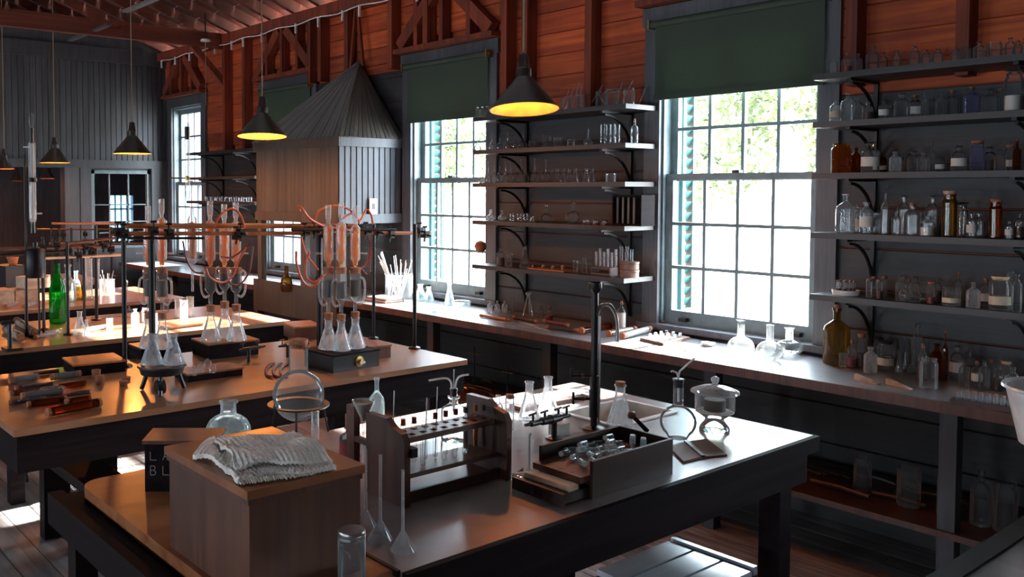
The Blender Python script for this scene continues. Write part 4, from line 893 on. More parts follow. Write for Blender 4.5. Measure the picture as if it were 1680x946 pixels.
# test tube rack
t = thing('test_tube_rack', 'dark wooden test tube rack with three decks on the nearest bench', 'rack', (0, 0, Z1))
def side(Y0, Y1, xa, xb, nm='side_panel'):
    H_ = 0.205
    pts = [(xa, Y0, 0.0), (xb, Y0, 0.0), (xb, Y0, 0.165), (xb - 0.012, Y0, 0.185), (xb - 0.05, Y0, 0.195), (xb - 0.075, Y0, H_ + 0.008), (xa, Y0, H_ + 0.008)]
    MB().prism(pts, (0, Y1 - Y0, 0)).build(nm, 'rack_wood', t)
side(1.405, 1.425, -1.865, -1.705); side(1.765, 1.785, -1.86, -1.70)
def deck(x0, x1, z0, z1, holes=0, nm='deck'):
    # board with real holes along it (built as strips and bridges)
    ya, yb = 1.4255, 1.7645; m = MB()
    if holes:
        hw = 0.0085; step = (yb - ya) / holes
        xs_ = [x0 + 0.022, x1 - 0.022]
        m.box(x0, xs_[0] - hw, ya, yb, z0, z1).box(xs_[0] + hw, xs_[1] - hw, ya, yb, z0, z1).box(xs_[1] + hw, x1, ya, yb, z0, z1)
        for xc in xs_:
            for k in range(holes + 1):
                a = ya + (k - 0.5) * step + hw if k else ya; b = ya + (k + 0.5) * step - hw if k < holes else yb
                m.box(xc - hw, xc + hw, a, b, z0, z1)
    else: m.box(x0, x1, ya, yb, z0, z1)
    m.build(nm, 'rack_shelf', t); return ya, (yb - ya) / (holes or 1)
ya, st = deck(-1.825, -1.745, 0.148, 0.163, 9, 'upper_deck'); deck(-1.835, -1.735, 0.060, 0.072, 0, 'middle_deck'); deck(-1.84, -1.735, 0.004, 0.016, 0, 'lower_deck')
MB().box(-1.735, -1.725, 1.4255, 1.7645, 0.004, 0.03).build('front_rail', 'rack_wood', t)
MB().box(-1.96, -1.925, 1.41, 1.43, 0, 0.215).box(-1.96, -1.866, 1.411, 1.425, 0.12, 0.135).build('funnel_post', 'rack_wood', t)
MB().box(-1.7449, -1.7, 1.4255, 1.445, 0.125, 0.148).build('hook', 'iron', t)
tubes = [('t', None), ('t', 'orange_chem'), ('t', 'red_chem'), ('t', 'rod'), ('t', 'red_rod'), ('t', 'red_chem'), ('t', 'red_chem'), ('t', 'dark_chem'), ('t', 'orange_chem')]
lb = ['clear test tube at the left end of the wooden rack', 'test tube with orange stopper liquid, second from left in rack', 'test tube with dark red liquid, third from left in rack', 'clear test tube with glass rod, fourth from left in rack',
      'red topped test tube with tall rod, fifth from left in rack', 'test tube with dark red liquid, sixth from left in rack', 'test tube with dark red liquid, seventh from left in rack', 'test tube full of dark brown liquid, eighth in rack', 'test tube of orange and red liquid at the right end of rack']
for k, (c, f_) in enumerate(tubes):
    y = ya + (k + 0.5) * st; x = -1.825 + 0.022
    o = vessel('tube', (x, y, Z1 + 0.0725), 0.0068, 0.132, lb[k], 'test tube', 'glass_clean', group='test tubes in the wooden rack')
    if f_ in ('red_chem', 'red_rod', 'orange_chem', 'dark_chem'):
        fm_ = 'red_chem' if f_ == 'red_rod' else f_
        ob('stopper_liquid', cmesh('contents', fm_, FILL), None, o, loc=(0, 0, 0.80), sc=(0.9, 0.9, 0.13))
        if k in (1, 7, 8): ob('contents', cmesh('contents', 'dark_chem' if k == 7 else 'orange_chem', FILL), None, o, loc=(0, 0, 0.04), sc=(0.86, 0.86, 0.30 if k == 1 else 0.66))
    if f_ in ('rod', 'red_rod', None):
        rod = MB().tube([(0.0, 0.0, 0.076), (0.0035, 0.004, 0.076 + (0.20 if f_ is None else 0.165 if f_ == 'rod' else 0.19))], 0.0016, 6).build('glass_rod', 'white_enamel', None, True, loc=(x, y, Z1)); tag(rod, ['', 'tallest thin white glass rod, standing at left end of the rack', 'short thin glass rod rising from the middle of the rack', 'thin glass rod just left of the bent tube bottle'][1 if f_ is None else 2 if f_ == 'rod' else 3], 'rod')
for k, y in enumerate((ya + 0.5 * st, ya + 2.5 * st, ya + 4.5 * st, ya + 5.5 * st, ya + 6.5 * st)):
    vessel('tube', (-1.767, y, Z1 + 0.0725), 0.0066, 0.085, 'short clear test tube in the front row of the wooden rack, %s from left' % ORD[k + 1], 'test tube', 'glass_clean', group='test tubes in the wooden rack')
# filter funnel in the rack post
p = AZ(637, 780, Z1); o = MB().lathe([(0.0028, 0), (0.003, 0.085), (0.0045, 0.115), (0.030, 0.168), (0.031, 0.171)], 24).build('filter_funnel', 'glass_frosty', None, True, loc=(-1.893, 1.418, Z1 + 0.066)); tag(o, 'upright glass funnel held between rack end and its dark post', 'funnel')
MB().lathe([(0.004, 0.116), (0.027, 0.166)], 20).build('filter_paper', 'paper', o, True)
# bottle with bent tubes behind the rack
loc, r, h = at_px(744, 722, Z1, 42, 80)
o = vessel('bottle', loc, r, h * 0.98, 'wash bottle with black stopper and two bent glass tubes behind the rack', 'bottle', 'glass_clean')
o2 = MB().lathe([(0, 0), (0.0095, 0), (0.0125, 0.026), (0, 0.027)], 16).build('black_stopper', 'black_paint', None, True); o2.parent = o; o2.location = (0, 0, 0.93); o2.scale = (1 / r, 1 / r, 1 / h)
rx, ry = _r.x, _r.y
def bent(par, pts, rr_, loc3, mat='white_enamel', nm='bent_tube', s=None):
    o_ = MB().tube(spline(pts, 6), rr_, 8).build(nm, mat, None, True); o_.parent = par; o_.matrix_parent_inverse = Matrix.Identity(4)
    o_.location = loc3; o_.scale = s or (1, 1, 1); return o_
S_ = (1 / r, 1 / r, 1 / h)
bent(o, [(0, 0, -0.05), (-0.006 * rx, -0.006 * ry, 0.03), (-0.012 * rx, -0.012 * ry, 0.052), (-0.03 * rx, -0.03 * ry, 0.060), (-0.08 * rx, -0.08 * ry, 0.052)], 0.0032, (0, 0, 0.93), s=S_)
bent(o, [(0.002, 0, -0.05), (0.006 * rx, 0.006 * ry, 0.03), (0.012 * rx, 0.012 * ry, 0.058), (0.025 * rx, 0.025 * ry, 0.068), (0.048 * rx, 0.048 * ry, 0.072)], 0.0032, (0, 0, 0.93), s=S_)
bent(o, [(0, 0.001, -0.05), (0, 0.001, 0.04), (0, 0.001, 0.088)], 0.0018, (0, 0, 0.93), s=S_)
p = AZ(782, 704, Z1); m = mpp((p.x, p.y, .85)); o = MB().lathe([(0, 0), (0.4, 0.03), (0.8, 0.35), (1, 0.9), (0.93, 1.4), (0.6, 1.85), (0.28, 2.05), (0.26, 2.2)], 24).build('round_flask', 'glass_frosty', None, True, loc=(p.x, p.y, Z1), sc=24 * m); tag(o, 'small round flask seen behind the right end of the test tube rack', 'flask')
# beaker with a scrap of leaf
loc, r, h = at_px(850, 782, Z1, 40, 72)
o = vessel('beaker', loc, r, h, 'tall clear beaker with dark scrap inside, right of the rack', 'beaker', 'glass_clean')
MB().prism([(-0.3, 0, 0.10), (0.3, 0.1, 0.14), (0.35, 0.12, 0.22), (0.0, 0.05, 0.14)], (0.02, 0.12, 0.0)).build('dark_scrap', 'black_paint', o)
# small things right of rack
loc, r, h = at_px(817, 716, Z1, 17, 74); vessel('bottle', loc, r, h, 'narrow bottle with flared white rim behind the rack end', 'bottle', 'glass_frosty')
loc, r, h = at_px(836, 706, Z1, 15, 56); vessel('tube', loc, r, h, 'corked glass tube standing just right of the rack', 'test tube', 'glass_frosty', 'cork')
loc, r, h = at_px(868, 688, Z1, 35, 63); vessel('erlen', loc, r, h, 'white conical flask nearest the rack, left one of the pair', 'flask', 'glass_frosty')
loc, r, h = at_px(899, 679, Z1, 35, 62); vessel('erlen', loc, r, h, 'white conical flask before the tray of tubes, right one of the pair', 'flask', 'glass_frosty')
loc, r, h = at_px(1017, 700, Z1, 44, 70); vessel('erlen', loc, r, h, 'corked conical flask standing at the edge of the sink', 'flask', 'glass_frosty', 'cork')
# tray of white tubes
a, b = AZ(846, 672, Z1), AZ(955, 652, Z1); t = thing('tube_tray', 'reddish wooden tray behind the two white conical flasks', 'tray', (0, 0, Z1))
MB().beam((a.x, a.y, 0.008), (b.x, b.y, 0.008), 0.07, 0.014).build('base_board', 'rack_wood', t)
for k in range(15):
    q = a.lerp(b, (k + 0.6) / 15.3)
    o = MB().tube([(-0.042, 0, 0), (0.042, 0, 0.012)], 0.0085, 10).build('white_tube', 'glass_frosty', None, True, loc=(q.x, q.y, Z1 + 0.0245)); tag(o, 'milky glass tube lying across the reddish tray, %s from left' % ORD[k + 1], 'tube', 'milky tubes on the reddish tray')
# gas tap manifold
p = AZ(909, 719, Z1); t = thing('gas_tap', 'black iron gas tap with four cocks on a short post, nearest bench', 'gas tap', (p.x, p.y, Z1)); m = mpp(p)
MB().lathe([(0, 0), (0.028, 0.0), (0.028, 0.004), (0.008, 0.010)], 16).build('foot', 'black_paint', t, True)
MB().tube([(0, 0, 0), (0, 0, 0.065)], 0.0095, 12).build('post', 'black_paint', t, True)
dy = Vector((0, 1, 0.0)); 
def along(s, z=0.065, off=0): return (off, s, z)
MB().tube([along(-0.135), along(-0.11), along(-0.109), along(-0.06), along(-0.059), along(-0.02), along(-0.019), along(0.03), along(0.031), along(0.075)], [0.005, 0.006, 0.010, 0.009, 0.013, 0.014, 0.016, 0.012, 0.008, 0.006], 12).build('barrel', 'black_paint', t, True)
for s in (-0.10, -0.045, 0.02, 0.06):
    MB().tube([along(s, 0.065), along(s, 0.092)], 0.004, 8).tube([along(s - 0.018, 0.093), along(s + 0.014, 0.096)], 0.0035, 8).build('cock', 'black_paint', t, True)
MB().box(-0.05, 0.0, 0.03, 0.075, 0.0, 0.04).build('ceramic_block', 'porcelain', t)
# sink
t = thing('sink', 'white porcelain sink let into the nearest bench', 'sink', (0, 0, 0))
a, b, c, d = SINK; w = 0.012; m = MB()
m.box(a + 0.001, a + w, c + .001, d - .001, 0.62, 0.804).box(b - w, b - 0.001, c + .001, d - .001, 0.62, 0.804).box(a + w, b - w, c + .001, c + w, 0.62, 0.804).box(a + w, b - w, d - w, d - .001, 0.62, 0.804).box(a + w, b - w, c + w, d - w, 0.62, 0.632)
m.build('basin', 'porcelain', t)
MB().box(a - 0.006, b + 0.006, c - 0.006, c + 0.012, 0.8045, 0.8075).box(a - 0.006, b + 0.006, d - 0.012, d + 0.006, 0.8045, 0.8075).box(a - 0.006, a + 0.012, c + 0.012, d - 0.012, 0.8045, 0.8075).box(b - 0.012, b + 0.006, c + 0.012, d - 0.012, 0.8045, 0.8075).build('rim', 'white_enamel', t)
# tall tap
p = AZ(974, 703, Z1); m = mpp(p); t = thing('swan_neck_tap', 'tall iron standpipe with swan-neck spout standing on the nearest bench', 'tap', (p.x, p.y, Z1)); m = mpp((p.x, p.y, 1.0))
hh = (700 - 470) * m
MB().lathe([(0, 0), (0.038, 0), (0.038, 0.004), (0.012, 0.012), (0.011, 0.05)], 20).build('flange', 'iron', t, True)
MB().tube([(0, 0, 0.04), (0, 0, 0.13), (0, 0, 0.131), (0, 0, 0.18), (0, 0, 0.181), (0, 0, hh)], [0.016, 0.017, 0.014, 0.015, 0.012, 0.011], 14).build('standpipe', 'iron', t, True)
MB().lathe([(0.011, -0.012), (0.020, 0), (0.022, 0.006), (0.022, 0.022), (0.019, 0.024), (0.019, 0.004), (0, 0.003)], 18).build('cap', 'iron', t, True, loc=(0, 0, hh))
k_ = m
pts = [(0, -200 * 0), ]
sp = [(0.008, 0, (700 - 512) * m), (10 * m * rx, 10 * m * ry, (700 - 497) * m), (24 * m * rx, 24 * m * ry, (700 - 496) * m), (34 * m * rx, 34 * m * ry, (700 - 512) * m), (37 * m * rx, 37 * m * ry, (700 - 535) * m), (37 * m * rx, 37 * m * ry, (700 - 556) * m)]
MB().tube(spline(sp, 6), 0.0065, 10).build('spout', 'steel', t, True)
for z, L_ in (((700 - 650) * m, 34), ((700 - 612) * m, 38)):
    e = Vector((-rx * L_ * m, -ry * L_ * m, z))
    MB().tube([(0, 0, z), e], 0.0055, 8).tube([e - Vector((0, 0, 0.018)), e + Vector((0, 0, 0.022))], 0.0045, 8).lathe([(0, -0.009), (0.009, 0), (0, 0.009)], 8, tuple(e * 0.5 + Vector((0, 0, z / 2)))).build('side_cock', 'iron', t, True)
MB().tube([(0.014, 0.008, 0.02), (0.016, 0.008, 0.20), (0.014, 0.008, 0.38)], 0.0035, 8).build('thin_pipe', 'steel', t, True)
# pestle
p = AZ(1062, 712, Z1); o = MB().tube([(0, 0, 0.01), (-rx * 0.05, -ry * 0.05, 0.062)], [0.008, 0.0065], 10).build('pestle', 'dark_wood', None, True, loc=(p.x, p.y, Z1)); tag(o, 'dark wooden pestle leaning with its ball end up, behind the tray box', 'pestle')
MB().lathe([(0, -0.014), (0.010, -0.010), (0.014, 0), (0.010, 0.010), (0, 0.014)], 16).build('ball_end', 'brown_box', o, True, loc=(-rx * 0.052, -ry * 0.052, 0.064))
# wash flask
p = AZ(1112, 718, Z1); m = mpp((p.x, p.y, .85)); S = m
prof = [(0, 0), (15 * m, 0)] + [(29 * m * math.sin(a), 27 * m - 27 * m * math.cos(a)) for a in (0.7, 1, 1.3, 1.6, 1.9, 2.2, 2.5, 2.75)] + [(8 * m, 56 * m), (8 * m, 94 * m), (10 * m, 96 * m), (10 * m, 98 * m)]
o = MB().lathe(prof, 32).build('wash_flask', 'glass_large', None, True, loc=(p.x, p.y, Z1)); tag(o, 'round wash flask with bent glass spout left of the lidded jar', 'flask')
MB().lathe([(0, 0), (7.5 * m, 0), (8.6 * m, 14 * m), (0, 14.2 * m)], 14).build('black_stopper', 'black_paint', o, True, loc=(0, 0, 84 * m))
MB().tube(spline([(0, 0, 60 * m), (0, 0, 104 * m), (8 * m * rx, 8 * m * ry, 116 * m), (26 * m * rx, 26 * m * ry, 132 * m)], 6), 0.0032, 8).build('spout_tube', 'white_enamel', o, True)
MB().tube(spline([(0, 0, 60 * m), (-1 * m * rx, -1 * m * ry, 102 * m), (-8 * m * rx, -8 * m * ry, 110 * m), (-13 * m * rx, -13 * m * ry, 110 * m)], 6), 0.0032, 8).build('blow_tube', 'white_enamel', o, True)
# lidded glass jar (desiccator)
p = AZ(1172, 706, Z1); m = mpp((p.x, p.y, .86))
o = MB().lathe([(0, 3 * m), (22 * m, 0), (24 * m, 2 * m), (23 * m, 7 * m), (15 * m, 17 * m), (15 * m, 21 * m), (27 * m, 30 * m), (31 * m, 36 * m), (31 * m, 60 * m), (33 * m, 63 * m)], 40).build('lidded_glass_jar', 'glass', None, True, loc=(p.x, p.y, Z1)); tag(o, 'footed glass jar with knobbed dome lid at the bench corner', 'jar')
MB().lathe([(33 * m, 0), (38 * m, 2 * m), (37 * m, 5 * m), (22 * m, 11 * m), (6 * m, 14 * m), (4 * m, 17 * m), (6.5 * m, 21 * m), (6.5 * m, 25 * m), (3 * m, 28 * m), (0, 28.5 * m)], 40).build('lid', 'glass_frosty', o, True, loc=(0, 0, 61.5 * m))
MB().lathe([(0, 0), (17 * m, 0), (17 * m, 18 * m), (0, 18 * m)], 20).build('contents', 'thimble', o, True, loc=(0, 0, 34 * m))
MB().lathe([(0, 0), (30 * m, 0), (30 * m, 1 * m), (0, 1 * m)], 30).build('inner_plate', 'white_enamel', o, True, loc=(0, 0, 31.5 * m))
# open slide box with drawers
t = thing('slide_box', 'open-topped dark wooden box full of glass vials with pulled drawer', 'box', (0, 0, Z1))
X0, X1, Y0, Y1 = -1.645, -1.462, 1.835, 2.185
MB().box(X1 - 0.009, X1, Y0, Y1, 0, 0.100).box(X0, X0 + 0.008, Y0, Y1, 0, 0.100).box(X0 + 0.008, X1 - 0.009, Y1 - 0.008, Y1, 0, 0.100).box(X0 + 0.008, X1 - 0.009, Y0 + 0.01, Y1 - 0.008, 0.0, 0.045).build('case', 'dark_brown', t)
MB().box(X0 + 0.009, X1 - 0.010, Y0 - 0.035, Y1 - 0.009, 0.0455, 0.062).build('upper_tray', 'rack_wood', t)
MB().box(X0 + 0.01, X1 - 0.011, Y0 - 0.10, Y0 + 0.009, 0.006, 0.030).build('drawer', 'dark_brown', t)
MB().box(X0 + 0.002, X1 - 0.004, Y0 - 0.108, Y0 - 0.101, 0.002, 0.034).build('drawer_front', 'dark_brown', t)
MB().box(X0 + 0.014, X1 - 0.016, Y0 - 0.075, Y0 - 0.036, 0.0305, 0.044).build('lower_tray', 'pale_wood', t)
MB().lathe([(0, 0), (0.006, 0.002), (0.006, 0.008), (0, 0.011)], 10).build('knob', 'black_paint', t, True, loc=((X0 + X1) / 2 - 0.01, Y0 - 0.108, 0.016), rot=(PI / 2, 0, 0))
for k in range(3):
    MB().lathe([(0.0055, 0), (0.0055, 0.0006), (0, 0.0006)], 10).build('hole_mark', 'black_paint', t, loc=(X0 + 0.05 + k * 0.04, Y0 - 0.015, 0.0621))
q = random.Random(5); nn = 0
vm = MB().lathe([(0, 0), (0.6, 0.01), (1, 0.06), (1, 0.9), (0.8, 0.93), (0.8, 1)], 12).mesh('vial', 'glass_blue', True)
spots = [(ix, iy) for iy in range(7) for ix in range(4)]
for ix, iy in spots:
    if iy == 0 and ix < 2: continue
    x = X0 + 0.025 + ix * 0.036; y = Y0 + 0.055 + iy * 0.038
    r_ = 0.0085; L_ = 0.040; a = q.uniform(-0.25, 0.25) + (0.9 if iy < 2 and ix > 1 else 0); zz = 0.071 + (0.012 if (ix + iy) % 3 == 0 else 0)
    if iy == 6 and ix > 1: rot = (0, 0, 0); zz = 0.0625
    else: rot = (PI / 2 - 0.08, 0, a)
    nn += 1
    o = ob('glass_vial', vm, None, None, loc=(x, y, Z1 + zz), rot=rot, sc=(r_, r_, L_)); tag(o, 'small glass vial lying in the open dark slide box', 'vial', 'small vials in the open slide box')
    ob('cap', cmesh('vial_cap', 'white_label', [(0, 0.93), (0.85, 0.93), (0.85, 1.03), (0, 1.03)]), None, o)
# notebook
t = thing('open_notebook', 'open brown leather notebook right of the slide box', 'notebook', (0, 0, Z1))
def flat(name, pxs, z, th, mat):
    P_ = [AZ(x, y, Z1) for x, y in pxs]; return MB().prism([(p.x, p.y, z) for p in P_], (0, 0, th)).build(name, mat, t)
flat('left_cover', ((1097, 735), (1121, 760), (1153, 752), (1124, 727)), 0.001, 0.006, 'leather')
flat('right_cover', ((1154, 752), (1193, 748), (1160, 722), (1125, 727)), 0.001, 0.005, 'leather')
flat('spine', ((1150, 752), (1157, 752), (1128, 726), (1122, 727)), 0.0065, 0.004, 'black_paint')
# ================================================================ SECOND BENCH
Z2 = 0.80
# round burner stand with three legs and knob
p = AZ(266, 642, Z2); m = mpp((p.x, p.y, .87)); t = thing('burner_stand', 'round black iron burner on three legs with a front knob', 'burner', (p.x, p.y, Z2))
hs = 44 * m; rs = 40 * m
MB().lathe([(0, hs - 0.03), (rs * 0.85, hs - 0.032), (rs * 0.92, hs - 0.008), (rs, hs - 0.004), (rs, hs), (0, hs)], 32).build('plate', 'black_paint', t, True)
MB().lathe([(rs * 0.55, hs + 0.0005), (rs * 0.98, hs + 0.0005), (rs * 0.98, hs + 0.003), (rs * 0.55, hs + 0.003)], 32).build('rim', 'rack_wood', t, True)
for k in range(3):
    a = YAW - PI / 2 + 0.15 + k * 2 * PI / 3
    MB().tube(spline([(rs * 0.75 * math.cos(a), rs * 0.75 * math.sin(a), hs - 0.02), (rs * 0.8 * math.cos(a), rs * 0.8 * math.sin(a), hs * 0.5), (rs * 1.0 * math.cos(a), rs * 1.0 * math.sin(a), 0.004)], 4), 0.0095, 8).build('leg', 'black_paint', t, True)
MB().lathe([(0, -0.03), (0.026, -0.03), (0.030, -0.02), (0.028, 0.0), (0.010, 0.006), (0, 0.008)], 18).build('knob', 'black_paint', t, True, loc=(0.06, -0.02, 0.035), rot=(PI / 2, 0, YAW + PI / 2 + 0.6))
MB().lathe([(0, 0.0), (0.008, 0.0), (0.008, 0.006), (0, 0.007)], 10).build('knob_badge', 'steel', t, True, loc=(0.068, -0.03, 0.035), rot=(PI / 2, 0, YAW + PI / 2 + 0.6))
pb = p
for dx, lab in ((-16, 'left conical flask on the round black burner stand'), (19, 'right conical flask on the round black burner stand')):
    q_ = Vector((pb.x + rx * dx * m, pb.y + ry * dx * m, Z2 + hs + 0.0035)); vessel('erlen', q_, 18.5 * m, 50 * m, lab, 'flask', 'glass_frosty')
def pbox(name, label, cat, fl_, fr_, depth, h, body, top, z=Z2, extra=None):
    """box whose front bottom edge runs from photo point fl_ to fr_ on the plane z, depth away from the camera"""
    a, b = AZ(*fl_, z), AZ(*fr_, z); d = (b - a); L_ = math.hypot(d.x, d.y); rz_ = math.atan2(d.y, d.x)
    t = thing(name, label, cat, (a.x, a.y, z), rz_)
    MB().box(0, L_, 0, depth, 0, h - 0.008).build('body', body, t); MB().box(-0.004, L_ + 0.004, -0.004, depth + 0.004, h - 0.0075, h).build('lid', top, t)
    return t, a, b, L_, rz_
pbox('flat_box', 'long flat wooden box standing at the left of the second bench', 'box', (122, 618), (206, 609), 0.20, 0.052, 'dark_wood', 'brown_box_top')
pbox('flask_stand_box', 'dark wooden box under the centre group of conical flasks', 'box', (342, 590), (424, 581), 0.20, 0.075, 'dark_wood', 'brown_box_top')
pbox('small_tray', 'shallow wooden tray with glass bulbs right of the burner stand', 'tray', (309, 627), (398, 615), 0.14, 0.035, 'dark_wood', 'brown_box_top')
t, a, b, L_, rz_ = pbox('hot_plate', 'black flat electric hot plate with brass knob under the right flasks', 'hot plate', (547, 612), (622, 600), 0.22, 0.078, 'black_paint', 'dark_wood')
MB().lathe([(0, 0), (0.024, 0), (0.024, 0.004), (0.010, 0.006), (0.009, 0.02), (0, 0.022)], 20).build('dial', 'brass', t, True, loc=(L_ * 0.55, -0.001, 0.036), rot=(PI / 2, 0, 0))
MB().tube([(L_ * 0.55 - 0.012, -0.024, 0.030), (L_ * 0.55 + 0.014, -0.024, 0.034)], 0.006, 8).build('dial_grip', 'porcelain', t, True)
pbox('wooden_block', 'reddish wooden block right of the black hot plate', 'block', (604, 590), (641, 586), 0.12, 0.062, 'brown_box', 'brown_box_top')
pbox('brown_crate', 'brown wooden crate left behind the black hot plate', 'box', (484, 559), (528, 556), 0.20, 0.075, 'brown_box', 'brown_box_top')
# frame over the second bench
def frame(name, label, posts, rails, clamps, z0=Z2):
    t = thing(name, label, 'stand', (0, 0, z0))
    for (x, y, h, r_) in posts:
        MB().lathe([(0, 0), (r_ * 3.2, 0), (r_ * 3, 0.008), (r_, 0.014), (r_, h)], 12, (x, y, 0)).build('post', 'iron', t, True)
    for (a, b, r_, mt) in rails: MB().tube([a, b], r_, 8).build('rail', mt, t, True)
    for (x, y, z) in clamps:
        MB().box(x - 0.022, x + 0.022, y - 0.014, y + 0.014, z - 0.020, z + 0.018).tube([(x, y, z + 0.018), (x, y, z + 0.038)], 0.0045, 6).tube([(x, y - 0.013, z + 0.040), (x, y + 0.013, z + 0.040)], 0.006, 6).tube([(x + 0.022, y, z - 0.004), (x + 0.045, y + 0.006, z - 0.008)], 0.005, 6).tube([(x, y, z - 0.02), (x, y - 0.004, z - 0.042)], 0.006, 6).build('clamp', 'iron', t)
    return t
XR = -3.70
def onplane(px, py, X): p = AX(px, py, X); return p
def zpx(py, X, px): return AX(px, py, X).z - Z2
fz = lambda px, py: AX(px, py, XR).z - Z2
yR = lambda px: AX(px, 380, XR).y
frame('apparatus_frame', 'iron frame of posts and long rails over the second bench', 
      [(-3.86, AX(205, 600, -3.86).y, 0.66, 0.011), (-3.74, AX(250, 560, -3.74).y, 0.64, 0.015), (-3.72, AX(524, 560, -3.72).y, 0.62, 0.015), (-3.78, AX(613, 560, -3.78).y, 0.62, 0.009), (-3.42, AX(680, 573, -3.42).y, 0.63, 0.010)],
      [((XR - 0.05, yR(214), fz(214, 371)), (XR - 0.05, yR(592), fz(592, 371)), 0.012, 'lamplit_board'), ((XR, yR(180), fz(180, 383)), (XR, yR(706), fz(706, 382)), 0.0095, 'lamplit_board'),  # rails coloured orange in place of lamp light falling on them
       ((XR + 0.05, yR(470), fz(470, 376)), (XR + 0.05, yR(640), fz(640, 376)), 0.008, 'iron'), ((XR + 0.03, yR(205), fz(205, 390)), (XR + 0.03, yR(330), fz(330, 390)), 0.006, 'iron')],
      [(XR, yR(x_), fz(x_, y_)) for x_, y_ in ((193, 380), (203, 383), (252, 378), (277, 382), (388, 386), (395, 381), (500, 380), (516, 378), (533, 384), (566, 381), (600, 378), (620, 380), (640, 384), (688, 378), (697, 384))])
# extraction units: condenser + extractor + flask
def soxhlet(px, base_py, z, label, top_py=332, dark=True, seed=0):
    (x, y, z_), r0, h0 = at_px(px, base_py, z, 34, 48); m = mpp((x, y, z + 0.2))
    zz = lambda py: 1.6 - (py - 311.5) * m - z_
    t = thing('extraction_unit', label, 'extractor', (x, y, z_), 0, 'glass extraction units over the second bench')
    fh = zz(base_py - 50)
    ob('flask', gmesh('erlen', 'glass_frosty'), None, t, sc=(17 * m, 17 * m, fh))
    MB().lathe([(0, 0), (6.2 * m, 0), (7.5 * m, 11 * m), (0, 11 * m)], 12).build('lower_cork', 'cork', t, True, loc=(0, 0, fh - 2 * m))
    b0 = fh + 8 * m; b1 = zz(445)
    MB().lathe([(3 * m, b0 - 0.01), (3 * m, b0 + 18 * m), (9 * m, b0 + 26 * m), (9.5 * m, b1), (10.2 * m, b1 + 1.5 * m)], 18).build('extractor_tube', 'glass_clean', t, True)
    if dark: MB().lathe([(0, 0), (7.6 * m, 0), (7.6 * m, 27 * m), (0, 27 * m)], 14).build('thimble', 'thimble', t, True, loc=(0, 0, b0 + 27 * m))
    s = 1 if seed % 2 else -1
    MB().tube(spline([(2 * m * s * rx, 2 * m * s * ry, b0 + 17 * m), (9 * m * s * rx, 9 * m * s * ry, b0 + 14 * m), (15 * m * s * rx, 15 * m * s * ry, b0 + 26 * m), (15 * m * s * rx, 15 * m * s * ry, b0 + 52 * m), (8.5 * m * s * rx, 8.5 * m * s * ry, b0 + 58 * m)], 5), 1.9 * m, 8).build('siphon_tube', 'glass_frosty', t, True)
    MB().lathe([(0, 0), (8 * m, 0), (9.4 * m, 10 * m), (0, 10 * m)], 12).build('upper_cork', 'cork', t, True, loc=(0, 0, b1 - 3 * m))
    c0 = b1 + 8 * m; c1 = zz(top_py + 30); c2 = zz(top_py)
    MB().lathe([(2.2 * m, c0 - 0.02), (2.5 * m, c0 + 6 * m), (8 * m, c0 + 12 * m), (8.3 * m, c1 - 6 * m), (3 * m, c1), (3 * m, c1 + 4 * m), (4.6 * m, c1 + 9 * m), (4.8 * m, c2), (5.4 * m, c2)], 18).build('condenser', 'glass_frosty', t, True)
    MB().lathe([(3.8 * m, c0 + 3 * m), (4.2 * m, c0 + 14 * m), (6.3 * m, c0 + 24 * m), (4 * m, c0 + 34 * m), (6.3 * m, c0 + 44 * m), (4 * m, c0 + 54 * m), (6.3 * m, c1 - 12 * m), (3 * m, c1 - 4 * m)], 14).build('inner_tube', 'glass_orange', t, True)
    MB().tube([(8 * m * s * rx, 8 * m * s * ry, c0 + 22 * m), (20 * m * s * rx, 20 * m * s * ry, c0 + 22 * m)], 1.8 * m, 6).tube([(-8 * m * s * rx, -8 * m * s * ry, c1 - 14 * m), (-20 * m * s * rx, -20 * m * s * ry, c1 - 14 * m)], 1.8 * m, 6).build('side_arm', 'glass_frosty', t, True)
    return t, m
ztopc, ztopr = Z2 + 0.0755, Z2 + 0.0785
pbox('low_box', 'low dark box under the two leftmost extraction units', 'box', (232, 590), (285, 584), 0.16, 0.055, 'dark_wood', 'rack_wood')
soxhlet(267, 571, Z2 + 0.0555, 'extraction unit nearest the left black post, behind the burner stand', 326, seed=1)
soxhlet(245, 570, Z2 + 0.0555, 'extraction unit farthest left in the frame, behind the black post', 338, seed=0)
soxhlet(346, 559, ztopc, 'front left extraction unit of the centre group on the dark box', 330, seed=0)
soxhlet(369, 553, ztopc, 'middle extraction unit of the centre group on the dark box', 335, seed=0)
soxhlet(388, 558, ztopc, 'right extraction unit of the centre group on the dark box', 332, seed=1)
soxhlet(539, 572, ztopr, 'left extraction unit of the right group on the black hot plate', 336, seed=0)
soxhlet(560, 574, ztopr, 'middle extraction unit of the right group on the black hot plate', 333, seed=0)
soxhlet(583, 570, ztopr, 'right extraction unit of the right group on the black hot plate', 338, seed=1)
